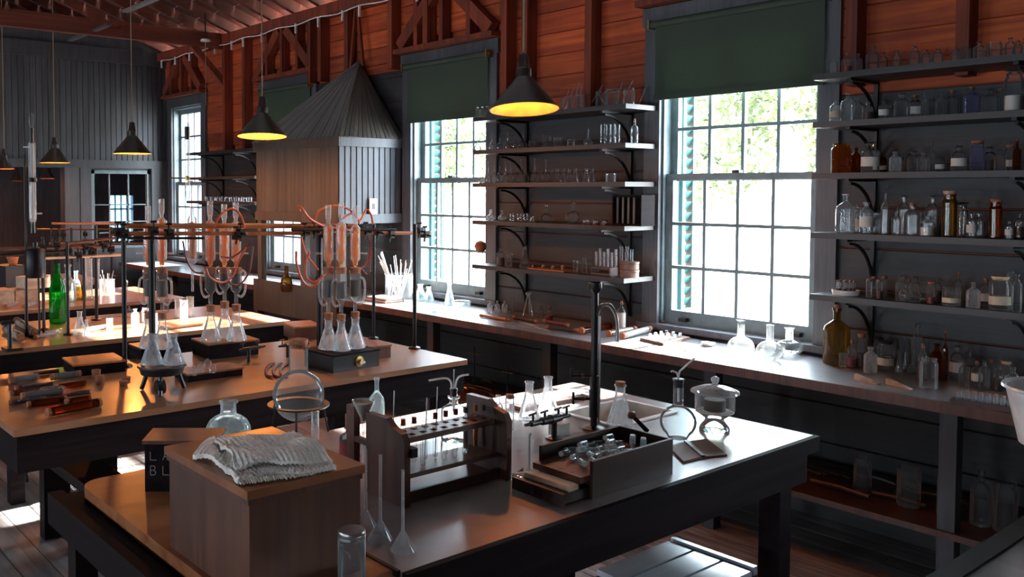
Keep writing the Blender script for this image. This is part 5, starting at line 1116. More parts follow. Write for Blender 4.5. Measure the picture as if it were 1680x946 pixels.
# tube standing alone between groups
for i, (px, pt, pb_, lab) in enumerate(((316, 338, 478, 'orange glowing glass tube hanging left of the centre group'), (308, 200, 330, 'tall clear glass column with black stopper reaching up beside the far window'))):
    a = AX(px, pt, -3.80); b = AX(px, pb_, -3.80); m = mpp(a); h = a.z - b.z
    o = MB().lathe([(2 * m, 0), (2.2 * m, h * 0.3), (7.5 * m, h * 0.36), (7.5 * m, h * 0.85), (3 * m, h * 0.9), (3.5 * m, h)] if i == 0 else [(2 * m, 0), (4 * m, 0.03), (4 * m, h * 0.80), (3 * m, h * 0.82), (3.6 * m, h)], 16).build('glass_column', 'glass_frosty', None, True, loc=(b.x, b.y, b.z)); tag(o, lab, 'glass tube')
    if i == 0: MB().lathe([(0, h * .38), (5 * m, h * .4), (5 * m, h * .8), (0, h * .82)], 12).build('filling', 'orange_chem', o, True)
    else: MB().lathe([(0, h * .78), (4.3 * m, h * .78), (4.3 * m, h * .94), (0, h * .94)], 12).build('black_stopper', 'black_paint', o, True)
    if i == 1:
        a2 = AX(306, 242 + 50, -3.80)
        MB().tube([(-rx * 0.08, -ry * 0.08, a2.z - b.z), (rx * 0.07, ry * 0.07, a2.z - b.z)], 0.004, 6).lathe([(0, -0.012), (0.012, -0.006), (0.012, 0.006), (0, 0.012)], 10, (0, 0, a2.z - b.z)).build('clamp', 'brass', o, True)
# rubber hoses
HO = [('orange', 'rubber_hose', 3.4, -3.62, [(352, 372), (362, 352), (380, 342), (394, 352), (402, 374)], 'orange hose looping over the rail above the centre group'),
      ('orange', 'rubber_hose', 3.2, -3.58, [(338, 440), (345, 455), (365, 463), (382, 452), (392, 428), (404, 405)], 'orange hose hanging in a wide loop below the centre rail'),
      ('dark', 'rubber_dark', 2.8, -3.66, [(300, 395), (306, 425), (318, 445), (334, 448)], 'dark red hose left of the centre group below the rail'),
      ('dark', 'rubber_dark', 2.8, -3.60, [(362, 420), (380, 422), (398, 410), (412, 398)], 'short dark red hose across the centre group'),
      ('dark', 'rubber_dark', 2.8, -3.64, [(415, 404), (409, 445), (392, 467), (376, 462), (371, 440)], 'dark red hose hanging far right of the centre group'),
      ('orange', 'rubber_hose', 3.6, -3.56, [(492, 346), (490, 338), (496, 342), (508, 358), (530, 370), (550, 374)], 'orange hose end curling up at the left of the right group'),
      ('orange', 'rubber_hose', 3.2, -3.60, [(517, 362), (524, 345), (545, 337), (566, 340), (584, 352), (590, 368)], 'orange hose arching over the tops of the right group'),
      ('orange', 'rubber_hose', 3.0, -3.55, [(560, 360), (578, 350), (590, 362), (600, 344), (608, 350), (612, 368)], 'orange hose with small hump at the right end of the right group'),
      ('orange', 'rubber_hose', 3.6, -3.52, [(486, 412), (487, 435), (498, 462), (514, 470), (528, 455), (545, 436)], 'big orange hose loop hanging left of the right group'),
      ('orange', 'rubber_hose', 3.2, -3.56, [(508, 412), (502, 430), (503, 455), (518, 462), (532, 448)], 'inner orange hose loop left of the right group'),
      ('dark', 'rubber_dark', 3.2, -3.50, [(566, 374), (578, 385), (580, 415), (578, 434), (592, 440), (604, 425), (608, 400), (603, 388)], 'dark red hose looping down right of the right group'),
      ('dark', 'rubber_dark', 2.6, -3.58, [(592, 440), (602, 450), (607, 438), (609, 410)], 'thin dark hose hanging beside the right group'),
      ('orange', 'rubber_hose', 3.0, -3.58, [(494, 390), (502, 415), (512, 430), (522, 442)], 'red hose running diagonally down to the right group')]
for i, (c, mt, wpx, X, pts, lab) in enumerate(HO):
    P_ = [AX(x, y, X + 0.012 * math.sin(k * 1.3 + i)) for k, (x, y) in enumerate(pts)]
    o = MB().tube(spline(P_, 7), wpx * mpp(P_[0]) * 0.55, 8).build('rubber_hose', mt, None, True); tag(o, lab, 'hose', 'rubber hoses on the apparatus frame')
# curled hoses lying on the bench
for k, (x, lab) in enumerate(((443, 'leftmost short curled red hose lying on the second bench'), (455, 'middle short curled red hose lying on the second bench'), (467, 'rightmost short curled red hose beside the round flask'))):
    P_ = [AZ(x + dx, 600 + dy, Z2 + 0.006) for dx, dy in ((7, -4), (-2, 0), (-7, 8), (-4, 16), (4, 19))]
    o = MB().tube(spline([(p.x, p.y, Z2 + 0.007) for p in P_], 5), 0.006, 8).build('curled_hose', 'rubber_dark', None, True); tag(o, lab, 'hose', 'curled hoses on the second bench')
# gas taps second bench
for (px, py, lab) in ((408, 593, 'black gas tap on a short post in front of the dark box'), (472, 586, 'black gas tap on a short post beside the brown crate')):
    p = AZ(px, py, Z2); t = thing('gas_tap', lab, 'gas tap', (p.x, p.y, Z2))
    MB().tube([(0, 0, 0), (0, 0, 0.06)], 0.008, 10).build('post', 'black_paint', t, True)
    MB().tube([(0, -0.05, 0.058), (0, -0.02, 0.06), (0, 0.05, 0.062), (0, 0.09, 0.064)], [0.005, 0.009, 0.008, 0.004], 10).build('barrel', 'black_paint', t, True)
    for s in (-0.03, 0.05): MB().tube([(0, s, 0.06), (0, s, 0.085)], 0.0035, 6).tube([(0, s - 0.015, 0.086), (0, s + 0.012, 0.088)], 0.003, 6).build('cock', 'black_paint', t, True)
# corks and lying corked tubes on the left
for (px, py, h, lab) in ((164, 630, 15, 'front upright cork on the second bench'), (158, 620, 14, 'upright cork behind the front one on the second bench'), (163, 612, 10, 'reddish cork nearest the long flat box'), (203, 632, 8, 'flat cork lying right of the upright corks'), (207, 624, 6, 'small dark cork behind the flat one')):
    (x, y, z), r, hh = at_px(px, py, Z2, 15, h); o = ob('loose_cork', cmesh('loose_cork', 'cork', [(0, 0), (0.85, 0), (1, 1), (0, 1)], 14), None, None, loc=(x, y, z), sc=(r, r, hh)); tag(o, lab, 'cork', 'loose corks on the second bench')
def lying_tube(p, q, r, label, group, mat='glass', z=Z2, corks=(1, 1), fill=None, cat='tube'):
    a, b = AZ(*p, z), AZ(*q, z); a.z = b.z = 0; c = (a + b) / 2; d = b - a; L_ = d.length
    t = MB().tube([(-L_ / 2, 0, r), (L_ / 2, 0, r)], r, 12, False).build('glass_tube', mat, None, True, loc=(c.x, c.y, z + 0.0006), rot=(0, 0, math.atan2(d.y, d.x))); tag(t, label, cat, group)
    for s, on in zip((-1, 1), corks):
        if on: MB().tube([(s * (L_ / 2 - 0.012), 0, r), (s * (L_ / 2 + 0.012), 0, r)], r * 0.97, 10).build('cork', 'cork', t, True)
    if fill: MB().tube([(-L_ * 0.40, 0, r), (L_ * 0.40, 0, r)], r * 0.82, 10).build('filling', fill, t, True)
    return t
G = 'corked glass tubes lying on the second bench'
lying_tube((82, 684), (160, 668), 0.017, 'fattest corked glass tube lying nearest the edge of the second bench', G, 'glass_amber')
q = random.Random(3)
L0 = [((30, 640), (92, 632)), ((22, 650), (80, 644)), ((40, 656), (108, 646)), ((20, 664), (70, 658)), ((96, 640), (140, 633)), ((88, 624), (128, 619)), ((110, 652), (150, 646)), ((50, 668), (104, 660)), ((20, 630), (64, 624)), ((60, 616), (92, 612)), ((112, 664), (148, 658)), ((72, 648), (98, 645))]
for k, (a, b) in enumerate(L0):
    lying_tube(a, b, 0.009 + 0.003 * (k % 3), '%s corked glass tube in the heap, %s counting back from the bench edge' % (['clear', 'amber', 'milky'][k % 3], ORD[1 + sorted(L0, key=lambda q_: -(q_[0][1] + q_[1][1])).index((a, b))]), G, ['glass', 'glass_amber', 'glass_frosty'][k % 3], fill=['rack_shelf', None, 'dark_chem'][k % 3], corks=(1, k % 2))
for k, (x, y) in enumerate(((330, 606), (341, 600), (318, 612), (349, 608))):
    (X_, Y_, z), r, hh = at_px(x, y + 4, Z2 + 0.0355, 14, 14); o = MB().lathe([(0, 0), (0.6, 0.05), (1, 0.5), (0.8, 0.85), (0.35, 0.95), (0.35, 1.2)], 14).build('glass_bulb', 'glass_clean', None, True, loc=(X_, Y_, z), sc=(r, r, hh)); tag(o, 'small glass bulb on the shallow tray, %s from left' % ORD[[2, 3, 1, 4][k]], 'bulb', 'glass bulbs on the shallow tray')
# ================================================================ THIRD BENCH AND BEYOND
(x, y, z), r, h = at_px(95, 530, 0.80, 27, 98); vessel('wine', (x, y, z), r, h, 'bright green glass bottle standing on the third bench', 'bottle', 'glass_green')
for (px, py, w, hp, kind, mat, top, lab) in (
    (112, 495, 26, 62, 'jug', 'glass_blue', 'stopper', 'pale blue stoppered carboy behind the green bottle'),
    (131, 548, 22, 38, 'erlen', 'glass_frosty', None, 'milky conical flask right of the green bottle'), (142, 550, 14, 26, 'erlen', 'glass_frosty', None, 'small milky flask in front of the milky conical flask'),
    (180, 542, 10, 20, 'tube', 'glass_frosty', None, 'short upright tube on the bright third bench'), (222, 536, 13, 32, 'bottle', 'glass_frosty', None, 'square white bottle in the glare on the third bench'),
    (240, 528, 16, 24, 'jar', 'glass_frosty', None, 'low white jar in the glare on the third bench'), (252, 540, 12, 26, 'beaker', 'glass_frosty', None, 'small beaker in the glare beside the square bottle'), (293, 522, 12, 32, 'cylinder', 'glass_frosty', None, 'leftmost white cylinder of the glare cluster'),
    (302, 526, 12, 34, 'cylinder', 'glass_frosty', None, 'front white cylinder of the glare cluster'), (312, 520, 12, 34, 'cylinder', 'glass_frosty', None, 'rightmost white cylinder of the glare cluster'),
    (212, 520, 10, 18, 'bottle', 'glass', 'cork', 'small corked bottle behind the square white bottle'), (272, 512, 10, 18, 'bottle', 'glass', None, 'small clear bottle left of the white cylinders')):
    loc, r, h = at_px(px, py, 0.80, w, hp); vessel(kind, loc, r, h, lab, 'flask' if kind == 'erlen' else 'bottle', mat, top)
G3 = 'glass tubes lying on the third bench'
lying_tube((60, 556), (100, 545), 0.012, 'clear glass tube lying before the green bottle', G3, 'glass_frosty', corks=(1, 0)); lying_tube((28, 532), (58, 552), 0.022, 'fat corked tube lying crosswise on the third bench', G3, 'glass', fill='pale_wood')
lying_tube((10, 545), (34, 560), 0.022, 'fat corked tube lying left of the crosswise one', G3, 'glass', fill='pale_wood'); lying_tube((140, 545), (172, 540), 0.014, 'pale tube with dark cork right of the milky flasks', G3, 'glass_frosty', corks=(0, 1))
lying_tube((150, 525), (205, 518), 0.008, 'long thin tube lying at the back of third bench', G3, 'glass', corks=(0, 0))
pbox('small_tray', 'thin reddish wooden tray on the bright end of the third bench', 'tray', (280, 541), (333, 534), 0.16, 0.018, 'brown_box', 'brown_box_top')
# small black stand at left edge of third bench
p = AZ(12, 572, 0.8); t = thing('tripod_stand', 'small black upright stand cut by the left edge, third bench', 'stand', (p.x + 0.05, p.y, 0.8))
MB().box(-0.05, 0.05, -0.03, 0.05, 0, 0.015).build('base', 'black_paint', t); MB().tube([(0, 0.0, 0.014), (0, 0.0, 0.14)], 0.012, 10).build('post', 'black_paint', t, True); MB().tube([(0, -0.04, 0.14), (0, 0.02, 0.14)], 0.012, 8).build('head', 'black_paint', t, True)
# second frame (third bench) with tall condenser
X3 = -5.15
y3 = lambda px: AX(px, 400, X3).y
z3 = lambda px, py: AX(px, py, X3).z - Z2
frame('apparatus_frame', 'iron frame of thin rods over the third bench, behind the green bottle',
      [(X3, y3(70), z3(70, 388), 0.009), (X3 + 0.25, AX(110, 400, X3 + 0.25).y, z3(110, 392), 0.009), (X3 - 0.2, AX(157, 400, X3 - 0.2).y, z3(157, 372), 0.010), (X3 - 0.1, AX(137, 400, X3 - 0.1).y, z3(137, 410), 0.008)],
      [((X3, y3(0), z3(0, 418)), (X3, y3(112), z3(112, 412)), 0.008, 'iron'), ((X3, y3(60), z3(60, 424)), (X3, y3(198), z3(198, 418)), 0.008, 'pale_wood'), ((X3 - 0.2, AX(85, 374, X3 - 0.2).y, z3(85, 374) + 0.02), (X3 - 0.2, AX(200, 374, X3 - 0.2).y, z3(200, 374) + 0.02), 0.007, 'brown_box_top'),
       ((X3, y3(0), z3(0, 408)), (X3, y3(180), z3(180, 404)), 0.010, 'brown_box'), ((X3 + 0.1, y3(100), z3(100, 398)), (X3 + 0.1, y3(205), z3(205, 386)), 0.008, 'brown_box')],
      [(X3, y3(x_), z3(x_, y_)) for x_, y_ in ((70, 405), (93, 402), (112, 412), (140, 405), (128, 418), (170, 402), (150, 412), (182, 408))])
a = AX(54, 362, -4.95); bt = AX(54, 235, -4.95); m = mpp(a); hcol = bt.z - a.z
t = thing('tall_condenser', 'tall bright glass condenser column rising at the left with funnel top', 'condenser', (a.x, a.y, 0.80))
za = a.z - 0.8
MB().lathe([(2 * m, za - 0.02), (5.5 * m, za), (5.7 * m, za + 0.015), (5.7 * m, za + hcol), (3 * m, za + hcol + 0.01)], 20).build('jacket', 'glass_frosty', t, True)
MB().lathe([(2.6 * m, za - 0.02), (2.6 * m, za + hcol)], 10).build('inner_tube', 'white_label', t, True)
MB().lathe([(0, 0), (3.5 * m, 0), (4 * m, 24 * m), (0, 24 * m)], 12).build('upper_stopper', 'black_paint', t, True, loc=(0, 0, za + hcol + 0.002))
MB().lathe([(1.5 * m, 0), (4 * m, 8 * m), (4.2 * m, 24 * m), (4.8 * m, 25 * m)], 14).build('funnel_top', 'glass_clean', t, True, loc=(0, 0, za + hcol + 24 * m))
MB().lathe([(0, 0), (4 * m, 0), (3.4 * m, 18 * m), (0, 18 * m)], 12).build('lower_stopper', 'black_paint', t, True, loc=(0, 0, za - 20 * m))
MB().tube([(rx * 5 * m, ry * 5 * m, za + 12 * m), (rx * 15 * m, ry * 15 * m, za + 12 * m)], 1.4 * m, 6).tube([(-rx * 5 * m, -ry * 5 * m, za + hcol - 6 * m), (-rx * 14 * m, -ry * 14 * m, za + hcol - 6 * m)], 1.4 * m, 6).build('side_arm', 'white_enamel', t, True)
MB().lathe([(0.02, 0), (0.035, 0), (0.035, 0.012), (0.02, 0.012)], 14).lathe([(5.8 * m, za + hcol * 0.5), (7.5 * m, za + hcol * 0.5 + 0.004), (7.5 * m, za + hcol * 0.5 + 0.02), (5.8 * m, za + hcol * 0.5 + 0.024)], 14).build('clamp', 'iron', t, True)
MB().tube([(-rx * 12 * m, -ry * 12 * m, 0.0), (-rx * 12 * m, -ry * 12 * m, za + hcol - 0.06)], 0.0055, 8).build('support_rod', 'iron', t, True)
zc_ = AX(57, 455, -4.95).z - 0.8
MB().lathe([(0, 0), (15 * m, 0), (16 * m, 2 * m), (16 * m, 44 * m), (14 * m, 48 * m), (4 * m, 50 * m), (4 * m, 58 * m)], 20).build('metal_can', 'iron', t, True, loc=(rx * 3 * m, ry * 3 * m, max(zc_, 0.2)))
for k in range(3):
    an = k * 2.1; MB().tube([(15 * m * math.cos(an) + rx * 3 * m, 15 * m * math.sin(an) + ry * 3 * m, max(zc_, 0.2)), (17 * m * math.cos(an) + rx * 3 * m, 17 * m * math.sin(an) + ry * 3 * m, 0)], 0.006, 6).build('leg', 'iron', t)
# fourth bench
for (px, py, w, hp, kind, mat, top, lab) in (
    (146, 492, 12, 72, 'cylinder', 'glass_frosty', None, 'tall white glass cylinder on the fourth bench'), (160, 490, 8, 66, 'tube', 'glass_frosty', None, 'tall thin tube right of the white cylinder, fourth bench'),
    (125, 484, 16, 40, 'jug', 'glass_blue', None, 'pale blue jar behind the thin black rod, fourth bench'), (176, 484, 24, 26, 'beaker', 'glass_frosty', None, 'white bowl with splayed glass rods, fourth bench'),
    (130, 492, 14, 22, 'beaker', 'glass_brown', None, 'brown pot left of the tall white cylinder'), (205, 476, 10, 22, 'bottle', 'glass', 'cork', 'small corked bottle near the window end, fourth bench')):
    loc, r, h = at_px(px, py, 0.80, w, hp); vessel(kind, loc, r, h, lab, 'bottle' if kind != 'beaker' else 'bowl', mat, top)
p = AZ(176, 484, 0.8)
for k in range(7):
    an = k * 0.9; o = MB().tube([(0.008 * math.cos(an), 0.008 * math.sin(an), 0.006), (0.05 * math.cos(an), 0.05 * math.sin(an), 0.17 + 0.02 * math.sin(k * 2))], 0.0028, 5).build('glass_rod', 'white_enamel', None, True, loc=(p.x, p.y, 0.8)); tag(o, 'thin white glass rod standing in the bowl on the fourth bench', 'rod', 'rods in the white bowl')
for (fl_, fr_, dp, hh, lab) in (((26, 497), (62, 494), 0.20, 0.09, 'pale wooden box lowest of the stack, fourth bench'), ((0, 500), (24, 498), 0.2, 0.10, 'pale wooden box at the left edge, fourth bench')):
    pbox('wooden_carton', lab, 'box', fl_, fr_, dp, hh, 'pale_wood', 'pale_wood')
a = AZ(26, 497, 0.8); o = MB().box(0.0, 0.12, -0.09, 0.11, 0, 0.09).build('wooden_carton', 'pale_wood', None, loc=(a.x - 0.14, a.y + 0.12, 0.8906), rot=(0, 0, 0.3)); tag(o, 'pale wooden box on top of the stack, fourth bench', 'box')
tc_, _a, _b, _L, _rz = pbox('black_case', 'black case at the far left behind the pale boxes', 'case', (10, 478), (40, 475), 0.22, 0.20, 'black_paint', 'black_paint')
G4 = 'glass tubes lying on the fourth bench'
lying_tube((10, 505), (26, 500), 0.014, 'clear tube lying at the left end of the fourth bench', G4, 'glass_frosty'); lying_tube((40, 505), (62, 498), 0.014, 'clear corked tube lying before the pale boxes', G4, 'glass_frosty')
frame('apparatus_frame', 'dark iron frame standing on the farthest bench near the end wall',
      [(-8.0, AX(x_, 420, -8.0).y, 0.46, 0.012) for x_ in (85, 97, 118, 183)], [((-8.0, AX(80, 374, -8.0).y, AX(80, 400, -8.0).z - .8), (-8.0, AX(240, 374, -8.0).y, AX(240, 400, -8.0).z - .8), 0.012, 'brown_box'), ((-8.0, AX(60, 374, -8.0).y, AX(60, 376, -8.0).z - .8), (-8.0, AX(205, 374, -8.0).y, AX(205, 376, -8.0).z - .8), 0.008, 'brown_box')],
      [(-8.0, AX(x_, 400, -8.0).y, 0.40) for x_ in (88, 105, 140, 160)])
# ================================================================ SHELF AND COUNTER ODDS
# brown ball on glass stand
p = AY(788, 430, 4.15); m = mpp((p.x, 4.15, 1.1)); o = MB().lathe([(0, 0), (0.6, 0), (0.62, 0.06), (0.2, 0.12), (0.12, 0.5), (0.3, 0.8), (0.55, 1.0)], 16).build('glass_stand', 'glass_frosty', None, True, loc=(AY(788, 430, 4.12).x, 4.12, 1.115), sc=(14 * m * .8, 14 * m * .8, 20 * m)); tag(o, 'glass stand with brown ball at the left end of fifth middle shelf', 'stand')
MB().lathe([(0, -1), (0.7, -0.7), (1, 0), (0.75, 0.7), (0.3, 0.95), (0, 1)], 16).build('brown_ball', 'cork', o, True, loc=(0, 0, 1.4), sc=(0.9, 0.9, 0.5))
# wooden holder with glass tubes
x0 = AY(1008, 340, 4.12).x; x1 = AY(1056, 340, 4.12).x; z0 = 1.402; h = 0.17
t = thing('tube_holder', 'dark wooden holder of four long tubes, right end of fourth middle shelf', 'holder', (0, 0, z0))
MB().box(x0, x1, 4.10, 4.22, 0, 0.012).box(x0, x1, 4.10, 4.22, h - 0.012, h).box(x0, x0 + 0.008, 4.10, 4.22, 0.012, h - 0.012).box(x1 - 0.008, x1, 4.10, 4.22, 0.012, h - 0.012).box(x0 + 0.008, x1 - 0.008, 4.21, 4.22, 0.012, h - 0.012).build('frame', 'dark_wood', t)
for k in range(4): MB().tube([(x0 + 0.018 + k * 0.036, 4.125, 0.0125), (x0 + 0.018 + k * 0.036, 4.125, h - 0.0125)], 0.0055, 8).build('tube', 'glass_frosty', t, True)
# round box stack and rack on fifth middle shelf
X_ = AY(1036, 430, 4.14).x
for k, (z, lab) in enumerate(((1.115, 'lower round wooden box at the right end of fifth middle shelf'), (1.160, 'upper round wooden box at the right end of fifth middle shelf'))):
    o = MB().lathe([(0, 0), (0.052, 0), (0.052, 0.028), (0.049, 0.0285), (0.049, 0.0295), (0.054, 0.030), (0.054, 0.043), (0, 0.044)], 24).build('round_box', 'rack_shelf', None, True, loc=(X_ - 0.02, 4.15, z)); tag(o, lab, 'box', 'round boxes')
for k, (px, hh, kind) in enumerate(((1024, 24, 'tube'), (1031, 24, 'tube'), (1041, 20, 'tube'))):
    m = mpp((X_, 4.15, 1.2)); vessel(kind, (AY(px, 400, 4.14).x - 0.018, 4.14 + 0.012 * (k % 2), 1.2045), 2.5 * m, hh * m, 'small clear tube on the upper round box, %s from left' % ORD[k + 1], 'test tube', 'glass_clean')
t = thing('shelf_rack', 'low wooden rack of upright glass tubes left of the round boxes', 'rack', (AY(993, 440, 4.15).x, 4.15, 1.115))
MB().box(-0.075, 0.060, -0.035, 0.035, 0, 0.012).box(-0.075, 0.060, -0.035, 0.035, 0.035, 0.045).box(-0.075, -0.068, -0.035, 0.035, 0.012, 0.035).box(0.053, 0.060, -0.035, 0.035, 0.012, 0.035).build('frame', 'rack_wood', t)
for k in range(6):
    vessel('tube', (AY(978 + k * 6.5, 420, 4.15).x, 4.15, 1.1605), 0.0065, 0.085 + 0.02 * (k % 2), 'clear tube in the low rack on fifth middle shelf, %s from left' % ORD[k + 1], 'test tube', 'glass_frosty')
o = MB().box(AY(872, 440, 4.12).x, AY(932, 440, 4.12).x, 4.08, 4.22, 0, 0.008).build('shelf_tray', 'brown_box_top', None, loc=(0, 0, 1.1155)); tag(o, 'flat brown tray of small corks and stoppers on fifth middle shelf', 'tray')
for k in range(7):
    o = ob('small_stopper', cmesh('small_stopper', 'white_label' if k % 2 else 'cork', [(0, 0), (0.8, 0), (1, 1), (0, 1)], 10), None, None, loc=(AY(878 + k * 8, 440, 4.14).x, 4.12 + 0.05 * (k % 2), 1.124), sc=(0.009, 0.009, 0.014 + 0.008 * (k > 4))); tag(o, 'small stopper on the flat brown shelf tray, %s from left' % ORD[k + 1], 'stopper')
# glass rods in beakers on the top middle shelf
for k, (px, lean) in enumerate(((912, 0.35), (918, 0.4), (930, 0.25), (938, 0.5), (946, -0.1), (956, 0.6), (990, -0.7), (1003, 0.2), (1008, 0.5), (1040, 0.35))):
    m = mpp((AY(px, 150, 4.2).x, 4.2, 2.1)); x = AY(px, 150, 4.22).x; L_ = (38 + 6 * (k % 3)) * m
    o = MB().tube([(0, 0, 0.002), (math.sin(lean) * L_, 0.02, math.cos(lean) * L_)], 0.0028, 6).build('glass_rod', 'glass_frosty', None, True, loc=(x, 4.26, 2.0705)); tag(o, 'glass tube leaning on the topmost middle shelf, %s from left' % ORD[k + 1], 'glass tube', 'tubes leaning on the topmost middle shelf')
# white rods spray in a beaker by the second window
p = AZ(655, 492, CT); m = mpp(p); bx = AZ(655, 488, CT)
o = vessel('beaker', (bx.x, bx.y, CT), 24 * m, 40 * m, 'wide glass beaker holding a spray of white glass rods', 'beaker', 'glass_frosty')
for k in range(24):
    an = R.uniform(0, 2 * PI); lean = R.uniform(0.05, 0.5); L_ = R.uniform(0.22, 0.34)
    if k < 12: an = math.atan2(-ry, -rx) + R.uniform(-0.25, 0.25); lean = R.uniform(0.30, 0.42); L_ = R.uniform(0.30, 0.36)
    r0 = 0.02
    o = MB().tube([(math.cos(an) * r0, math.sin(an) * r0, 0.006), (math.cos(an) * (r0 + math.sin(lean) * L_), math.sin(an) * (r0 + math.sin(lean) * L_) * (1 if math.sin(an) < 0.2 else 0.4), math.cos(lean) * L_)], R.uniform(0.003, 0.005), 6).build('glass_rod', 'white_enamel', None, True, loc=(bx.x, bx.y, CT)); tag(o, 'white glass rod in the spray standing in the wide beaker by the window', 'rod', 'white rods in the wide beaker')
# books left of it
zb = CT
for k, (w_, d_, h_, mt, lab) in enumerate(((0.24, 0.17, 0.018, 'red_stud', 'lower reddish book on the counter under the fume hood corner'), (0.22, 0.15, 0.012, 'paper', 'upper pale book on the counter under the fume hood corner'))):
    q_ = AZ(625, 494, CT); t = thing('book', lab, 'book', (q_.x, q_.y + 0.03, zb + 0.0005), 0.05 * k)
    MB().box(-w_ / 2, w_ / 2, -d_ / 2, d_ / 2, 0, 0.003).box(-w_ / 2, w_ / 2, -d_ / 2, d_ / 2, h_ - 0.003, h_).box(-w_ / 2, w_ / 2, d_ / 2 - 0.003, d_ / 2, 0.003, h_ - 0.003).build('cover', mt, t)
    MB().box(-w_ / 2 + 0.004, w_ / 2 - 0.004, -d_ / 2 + 0.004, d_ / 2 - 0.0035, 0.0032, h_ - 0.0032).build('pages', 'white_label', t); zb += h_ + 0.0006
# dish and flask lying
loc, r, h = at_px(757, 502, CT, 30, 8); vessel('beaker', loc, r, h, 'shallow pale dish right of the tall conical flask by the second window', 'dish', 'glass_blue', name='shallow_dish')
# middle counter: corked tubes, slide tray, dish
G5 = 'corked glass tubes lying on the wall counter'
for (a, b, r_, mt, fl_, lab) in (((955, 548), (1000, 540), 0.020, 'glass_amber', None, 'reddish corked tube just left of the tall tap'), ((1000, 552), (1040, 545), 0.018, 'glass', 'pale_wood', 'pale filled tube lying right of the tall tap'),
      ((1022, 556), (1065, 545), 0.018, 'glass_frosty', 'white_powder', 'white filled corked tube left of the slide tray'), ((790, 520), (835, 527), 0.010, 'glass', 'orange_chem', 'thin tube with black cork lying left, middle counter'),
      ((845, 524), (880, 530), 0.012, 'glass', 'dark_chem', 'thin dark tube lying at middle of the middle counter'), ((895, 530), (930, 536), 0.012, 'glass', 'red_chem', 'thin reddish tube lying right part of the middle counter'), ((900, 540), (945, 545), 0.012, 'glass', 'dark_chem', 'dark corked tube lying near the counter edge left of tap')):
    lying_tube(a, b, r_, lab, G5, mt, z=CT, fill=fl_)
for k in range(9):
    o = MB().tube(spline([(0, 0, 0.004), (0.06, 0.01 * math.sin(k), 0.004), (0.13, 0.03 * math.cos(k), 0.004)], 4), 0.003, 5).build('thin_tube', 'glass_frosty' if k % 2 else 'steel', None, True, loc=(AZ(820 + k * 12, 528 + (k % 3) * 3, CT).x, 3.86 + 0.035 * (k % 4), CT), rot=(0, 0, 0.2 * math.sin(k * 3))); tag(o, 'thin bent tube among the litter on the middle wall counter', 'tube', 'thin tubes littering the middle counter')
P_ = [AZ(x, y, CT) for x, y in ((1050, 558), (1088, 567), (1132, 557), (1095, 549))]
t = thing('slide_tray', 'square wooden board with small vials on it below the biggest window', 'tray', (0, 0, CT)); MB().prism([(p.x, p.y, 0.0005) for p in P_], (0, 0, 0.014)).build('board', 'rack_shelf', t)
for k in range(12):
    p = P_[0].lerp(P_[3], 0.2 + 0.6 * (k % 4) / 3).lerp(P_[1].lerp(P_[2], 0.2 + 0.6 * (k % 4) / 3), 0.2 + 0.6 * (k // 4) / 2)
    o = ob('tiny_vial', vm, None, None, loc=(p.x, p.y, CT + 0.0152), sc=(0.0075, 0.0075, 0.022)); tag(o, 'tiny vial standing on the square wooden board below the window', 'vial', 'tiny vials on the square board')
p = AZ(1162, 567, CT); o = MB().lathe([(0, 0), (0.026, 0), (0.034, 0.012), (0.034, 0.018), (0.031, 0.018), (0.029, 0.010), (0, 0.008)], 28).build('white_dish', 'white_enamel', None, True, loc=(p.x, p.y, CT)); tag(o, 'white porcelain dish right of the square board on the counter', 'dish')
# tube triangle on middle counter
p = AZ(858, 520, CT)
t = thing('glass_tripod', 'three leaning glass tubes forming a tripod on the middle counter', 'tripod', (p.x, 4.2, CT))
for k in range(3): MB().tube([(0.035 * math.cos(k * 2.1), 0.035 * math.sin(k * 2.1), 0.004), (0.004 * math.cos(k * 2.1), 0.004 * math.sin(k * 2.1), 0.145)], 0.004, 6).build('glass_leg', 'glass_frosty', t, True)
MB().lathe([(0.018, 0.135), (0.02, 0.15), (0.012, 0.155)], 12).build('glass_collar', 'glass_frosty', t, True)
loc, r, h = at_px(1020, 545, CT, 13, 50); vessel('bottle', (AY(1020, 500, 4.2).x, 4.2, CT), r, h, 'corked bottle with white label behind the tap spout', 'bottle', 'glass', 'cork', None, (0.1, 0.6, 'white_label'))
# wedges on the right counter
for k, (a, b, lab) in enumerate((((1404, 622), (1442, 631), 'left pale wooden wedge on the right counter edge'), ((1456, 630), (1494, 639), 'right pale wooden wedge on the right counter edge'))):
    p, q_ = AZ(*a, CT), AZ(*b, CT); d = q_ - p; L_ = math.hypot(d.x, d.y)
    o = MB().prism([(0, -0.011, 0), (L_, -0.011, 0), (L_, -0.011, 0.004), (0, -0.011, 0.024)], (0, 0.022, 0)).build('wooden_wedge', 'pale_wood', None, loc=(p.x, p.y, CT + 0.0005), rot=(0, 0, math.atan2(d.y, d.x))); tag(o, lab, 'wedge', 'pale wooden wedges')
